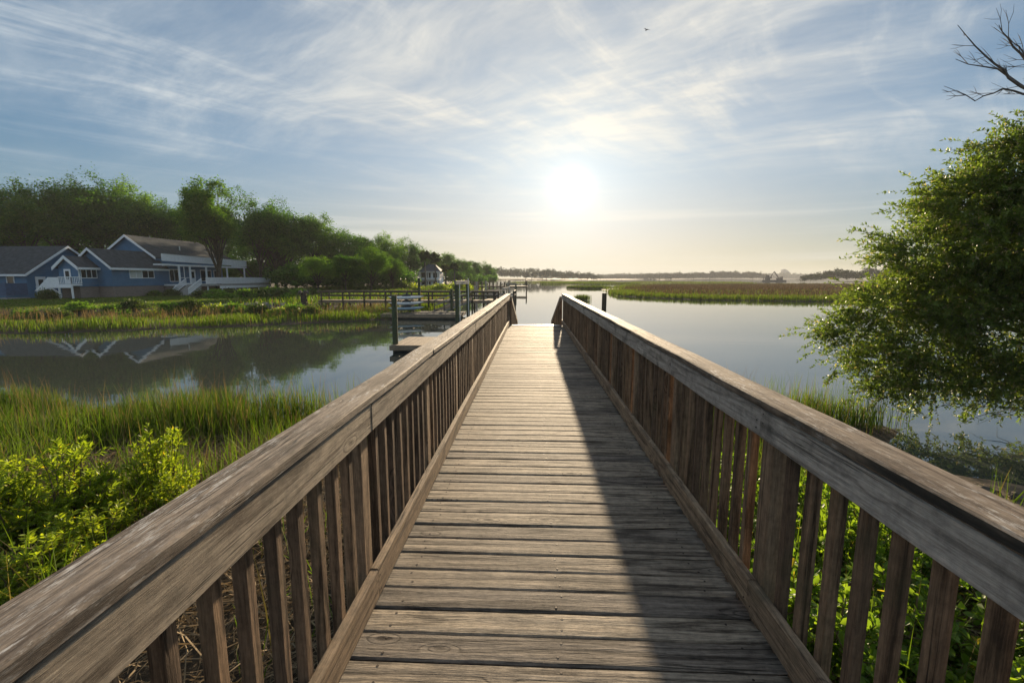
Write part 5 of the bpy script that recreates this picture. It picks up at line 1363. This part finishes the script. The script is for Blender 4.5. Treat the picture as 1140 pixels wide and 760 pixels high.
mid_ = P_ + D_*L[:, None]*0.5 + np.array([0, 0, 0.03]); e_ = P_ + D_*L[:, None] + np.stack([rng.normal(0, .04, n), rng.normal(0, .04, n), -0.25*L*np.abs(D_[:, 2])], 1)
V_ = np.stack([P_-Sd*w, P_+Sd*w, mid_-Sd*w, mid_+Sd*w, e_-Sd*w*0.6, e_+Sd*w*0.6], 1).reshape(-1, 3); b0 = np.arange(n)*6
F_ = np.concatenate([np.stack([b0, b0+1, b0+3, b0+2], 1), np.stack([b0+2, b0+3, b0+5, b0+4], 1)])
tag(link('dead_stalks', np_mesh('dead_stalks', V_, F_), M['straw']), kind='stuff')
# grey-brown matted dead tussocks (upright)
def ku(X_, Y_): d_ = sdist(NEAR, X_, Y_); return ss(d_, 1.3, 2.0)*(1-ss(d_, 4.5, 6.5))*ss(wob(X_, Y_, 1.6, 43), -0.1, 0.6)*np.where(X_ > 1.2, 0.15, 1)
X_, Y_ = scatter(rng, 40000, -14, 6, 3.5, 9.5, ku); Z_ = height(X_, Y_)
blades('dead_tussock', X_, Y_, Z_-0.03, rng.uniform(0.2, 0.55, len(X_)), rng.uniform(0.003, 0.007, len(X_)), 1.0, M['straw'], rng)

# marsh on the far bank, in front of the houses
def kl(X_, Y_): d_ = sdist(LEFT, X_, Y_) + 0.5*wob(X_, Y_, 0.6, 3); return ss(d_, -0.2, 0.4)*(1-ss(d_, 8.5, 11.5))*(0.55+0.45*ss(wob(X_, Y_, 0.9, 44), -0.5, 0.3))
X_, Y_ = scatter(rng, 110000, -62, -7, 23, 62, kl); Z_ = height(X_, Y_); d_ = sdist(LEFT, X_, Y_)
tall = (0.45 + 0.5*(1-ss(d_, 0.5, 7)))*(0.8+0.35*wob(X_, Y_, 0.8, 45))
blades('bank_cord_grass', X_, Y_, Z_-0.05, rng.uniform(0.6, 1.0, len(X_))*tall, rng.uniform(0.022, 0.045, len(X_)), 0.35, M['grass'], rng)
k = (rng.random(len(X_)) < 0.25) & (d_ > 2) & (wob(X_, Y_, 0.7, 46) > 0.05)
blades('bank_dry_grass', X_[k], Y_[k], Z_[k], rng.uniform(0.6, 1.2, k.sum()), np.full(k.sum(), 0.03), 0.5, M['grass_dead'], rng)
def kl2(X_, Y_): d_ = sdist(LEFT, X_, Y_); return ss(d_, 0, 1)*(1-ss(d_, 9, 14))
X_, Y_ = scatter(rng, 26000, -40, -8, 60, 260, kl2); Z_ = height(X_, Y_)
blades('creek_side_grass', X_, Y_, Z_-0.05, rng.uniform(0.6, 1.1, len(X_)), np.full(len(X_), 0.12), 0.35, M['grass'], rng)
# rubble along the lawn edge
rs = random.Random(8); q = MB()
for k in range(620):
    px = rs.uniform(112, 318); 
    a, b_ = ray(px, 340); y = rs.uniform(41, 46.5)
    x = a*y; dd_ = float(sdist(LEFT, np.array([x]), np.array([y]))[0])
    if not 9.5 < dd_ < 14.5: continue
    r = rs.uniform(0.10, 0.34); z = hz_at(x, y); n_ = 7
    vs = [(x+r*rs.uniform(.7,1.2)*math.cos(6.283*i/n_), y+r*rs.uniform(.7,1.2)*math.sin(6.283*i/n_), z-0.1) for i in range(n_)] + [(x+r*rs.uniform(.4,.9)*math.cos(6.283*i/n_), y+r*rs.uniform(.4,.9)*math.sin(6.283*i/n_), z+r*rs.uniform(.5,1.0)) for i in range(n_)]
    q.add(vs, [tuple(range(n_-1,-1,-1)), tuple(range(n_, 2*n_))] + [(i, (i+1) % n_, n_+(i+1) % n_, n_+i) for i in range(n_)])
tag(q.build('rubble', M['stone']), kind='stuff')

# right-hand marsh: bright edge, brown middle
def kg(X_, Y_): d_ = sdist(MARSH, X_, Y_) + 1.2*wob(X_, Y_, 0.25, 10); return ss(d_, -0.5, 0.8)*(1-0.92*ss(d_ + 3*wob(X_, Y_, 0.2, 50), 4.5, 9))
X_, Y_ = scatter(rng, 150000, 10, 130, 50, 115, kg); Z_ = height(X_, Y_)
blades('marsh_edge_grass', X_, Y_, Z_-0.05, rng.uniform(0.4, 0.9, len(X_)), rng.uniform(0.05, 0.10, len(X_)), 0.3, M['grass_far'], rng)
def kbm(X_, Y_): d_ = sdist(MARSH, X_, Y_); return ss(d_ + 3*wob(X_, Y_, 0.2, 50), 4, 8)*0.96
X_, Y_ = scatter(rng, 90000, 14, 250, 62, 250, kbm); Z_ = height(X_, Y_)
blades('brown_rush', X_, Y_, Z_-0.05, rng.uniform(0.55, 0.95, len(X_)), rng.uniform(0.10, 0.22, len(X_)), 0.3, M['rush'], rng)
def kfe(X_, Y_): d_ = sdist(MARSH, X_, Y_); return ss(d_, 0, 1)*(1-ss(d_, 8, 14))*ss(Y_, 120, 150)
X_, Y_ = scatter(rng, 40000, 14, 250, 120, 250, kfe); Z_ = height(X_, Y_)
blades('marsh_back_grass', X_, Y_, Z_-0.05, rng.uniform(0.5, 0.9, len(X_)), rng.uniform(0.12, 0.22, len(X_)), 0.3, M['grass_far'], rng)
for i, p in enumerate(ISLES):
    x0, y0 = p.min(0); x1, y1 = p.max(0)
    X_, Y_ = scatter(rng, [900, 5000, 16000, 16000, 12000][i], x0, x1, y0, y1, lambda a, b_: ss(sdist(p, a, b_), 0, 0.5)); Z_ = height(X_, Y_)
    blades('islet_grass', X_, Y_, Z_-0.05, rng.uniform(0.5, 0.95, len(X_)), rng.uniform(0.05, 0.10, len(X_))*[0.6, 1.4, 2.5, 3, 3][i], 0.35, M['grass_far'], rng)
# lone stems standing in the shallows
X_ = np.concatenate([rng.normal(6.6, 0.9, 300), rng.uniform(-6.4, -3.2, 160), rng.uniform(2.2, 5.0, 26)]); Y_ = np.concatenate([rng.normal(10.9, 0.5, 300), rng.uniform(10.4, 11.6, 160), rng.uniform(10.0, 12.5, 26)])
blades('reed_stems', X_, Y_, height(X_, Y_)-0.1, 0.2+rng.uniform(0.5, 1.15, len(X_))-height(X_, Y_)*0.6, np.full(len(X_), 0.008), 0.3, M['grass'], rng)

# rocks and drift on the little beach
def rock(px, py, z, r, sq, label, mat=M['rock'], name='rock'):
    p = gnd(px, py, z); rg = np.random.default_rng(int(px*10)); import bmesh
    bm = bmesh.new(); bmesh.ops.create_icosphere(bm, subdivisions=3, radius=r)
    for v in bm.verts:
        n_ = v.co.normalized(); k = 1 + 0.22*math.sin(n_.x*4+px) + 0.16*math.sin(n_.y*7+px*2) + 0.12*math.sin(n_.z*9+n_.x*6) + rg.uniform(-.05,.05)
        v.co = Vector((v.co.x*k*sq[0], v.co.y*k*sq[1], v.co.z*k*sq[2]))
    me = bpy.data.meshes.new(name); bm.to_mesh(me); bm.free()
    o = link(name, me, mat, None, (p[0], p[1], hz_at(p[0], p[1])+r*0.25)); tag(o, label, 'rock', 'rocks on the mud beach'); return o
rock(1094, 543, 0.25, 0.16, (1.5, 0.9, 0.6), 'dark flat rock on the mud beside the cap board')
rock(1108, 546, 0.25, 0.12, (0.9, 0.9, 0.9), 'rounded rock leaning on the dark flat one', M['rock'])
rock(1132, 545, 0.25, 0.09, (1.2, 0.9, 0.7), 'small dark rock by itself beyond the two larger rocks')
t = empty('driftwood', (gnd(1120, 560, 0.3)[0], gnd(1120, 560, 0.3)[1], hz_at(*gnd(1120, 560, 0.3)[:2])), 'bleached crooked driftwood stick lying on the mud beach', 'driftwood')
q = MB(); q.tube([(-0.7,0.1,0.02),(-0.3,-0.02,0.06),(0.2,0.05,0.05),(0.9,-0.15,0.08)], [0.012,0.028,0.035,0.02], 7); q.build('stick', M['bark_grey'], t, True)
q = MB(); q.tube([(-0.3,-0.02,0.06),(-0.1,-0.25,0.12),(0.05,-0.4,0.1)], [0.02,0.014,0.006], 5); q.build('side_twig', M['bark_grey'], t, True)

# ------------------------------------------------------------------ far off: dredging barge, tower block, bird
bp_ = at(862, 312.3, 470); bg_ = empty('dredge_barge', (bp_[0], bp_[1], 0), 'dark dredging barge with a crooked digger arm far out on the open water', 'barge')
q = MB(); q.box(-10, 10, -3.5, 3.5, -0.4, 1.3); q.build('hull', M['steel_dark'], bg_)
q = MB(); q.box(-8.2, -5.0, -2, 2, 1.3, 4.6); q.box(-7.6, -6.0, -1.5, 1.5, 4.6, 6.3); c_ = q.build('cabin', M['steel_dark'], bg_)
q = MB(); q.box(-7.4, -6.2, -1.53, -1.505, 5.0, 5.9); q.build('window', M['glass'], c_)
q = MB(); q.box(2.6, 7.2, -2, 2, 1.3, 3.4); q.box(5.6, 7.4, -1.6, 1.6, 3.4, 4.6); q.build('digger_body', M['steel_dark'], bg_)
q = MB(); q.beam((4.2,0,3.0), (-0.6,0,9.6), 0.7, 0.9); q.beam((-0.6,0,9.9), (-3.8,0,4.6), 0.5, 0.6); q.beam((-3.8,0,4.8), (-3.0,0,3.0), 0.9, 1.2); q.build('digger_arm', M['steel_dark'], bg_)
for x in (-9.2, 8.8):
    q = MB(); q.tube([(x,2.6,-2),(x,2.6,7.5 if x < 0 else 5)], 0.25, 8); q.build('spud_pole', M['steel_dark'], bg_)
q = MB()
for k in range(9): q.tube([(-4.5+k, -3.3, 1.3), (-4.5+k, -3.3, 2.4)], 0.05, 5)
q.beam((-4.6,-3.3,2.4),(3.6,-3.3,2.4),0.1,0.1); q.build('guard_rail', M['steel_dark'], bg_)
bp_ = at(874, 308, 1950); tb = empty('tower_block', (bp_[0], 1950, 0), 'faint pale apartment tower standing alone on the hazy horizon', 'tower')
q = MB(); q.prism([(-14,0),(15,0),(15,24),(8,31),(-4,39),(-10,40),(-14,36)], 'y', -9, 9); q.build('wall', M['concrete'], tb)
q = MB()
for k in range(10): q.box(-13, 14, -9.4, -9.02, 2+k*2.6 if k < 9 else 25, 3.2+k*2.6 if k < 9 else 26)
q.build('window_band', M['glass'], tb)
bp_ = at(720, 33.5, 60); bd = empty('bird', bp_, 'tiny dark bird gliding high in the sky above the sun', 'bird', rz=0.5)
q = MB(); q.tube([(0,-0.20,0),(0,-0.1,0.01),(0,0.08,0.01),(0,0.2,0.0),(0,0.25,-0.01)], [0.01,0.05,0.06,0.035,0.005], 8)
for s_ in (-1, 1): q.add([(s_*0.03,0.08,0.02),(s_*0.25,0.10,0.10),(s_*0.5,-0.06,0.05),(s_*0.22,-0.03,0.09),(s_*0.03,-0.05,0.02)], [(0,1,2,3,4)])
q.build('body', M['steel_dark'], bd)

# mown lawn in front of the blue house, rough undergrowth along the wood's edge
rng = np.random.default_rng(401)
def kw(X_, Y_): d_ = sdist(LEFT, X_, Y_); return ss(d_, 11, 13.5)*(1-ss(X_, -30, -24))*(1-ss(Y_, 60, 68))
X_, Y_ = scatter(rng, 90000, -75, -24, 34, 68, kw); Z_ = height(X_, Y_)
blades('lawn_grass', X_, Y_, Z_-0.02, rng.uniform(0.06, 0.16, len(X_)), np.full(len(X_), 0.05), 0.8, M['grass'], rng)
def kuw(X_, Y_): d_ = sdist(LEFT, X_, Y_); return ss(d_, 9, 12)*(1-ss(d_, 32, 45))*np.maximum(ss(X_, -32, -26), ss(Y_, 66, 74))*(0.4+0.6*ss(wob(X_, Y_, 0.5, 61), -0.3, 0.4))
X_, Y_ = scatter(rng, 60000, -60, -10, 38, 130, kuw); Z_ = height(X_, Y_)
blades('undergrowth', X_, Y_, Z_-0.05, rng.uniform(0.25, 0.9, len(X_)), np.full(len(X_), 0.10), 0.6, M['grass'], rng)
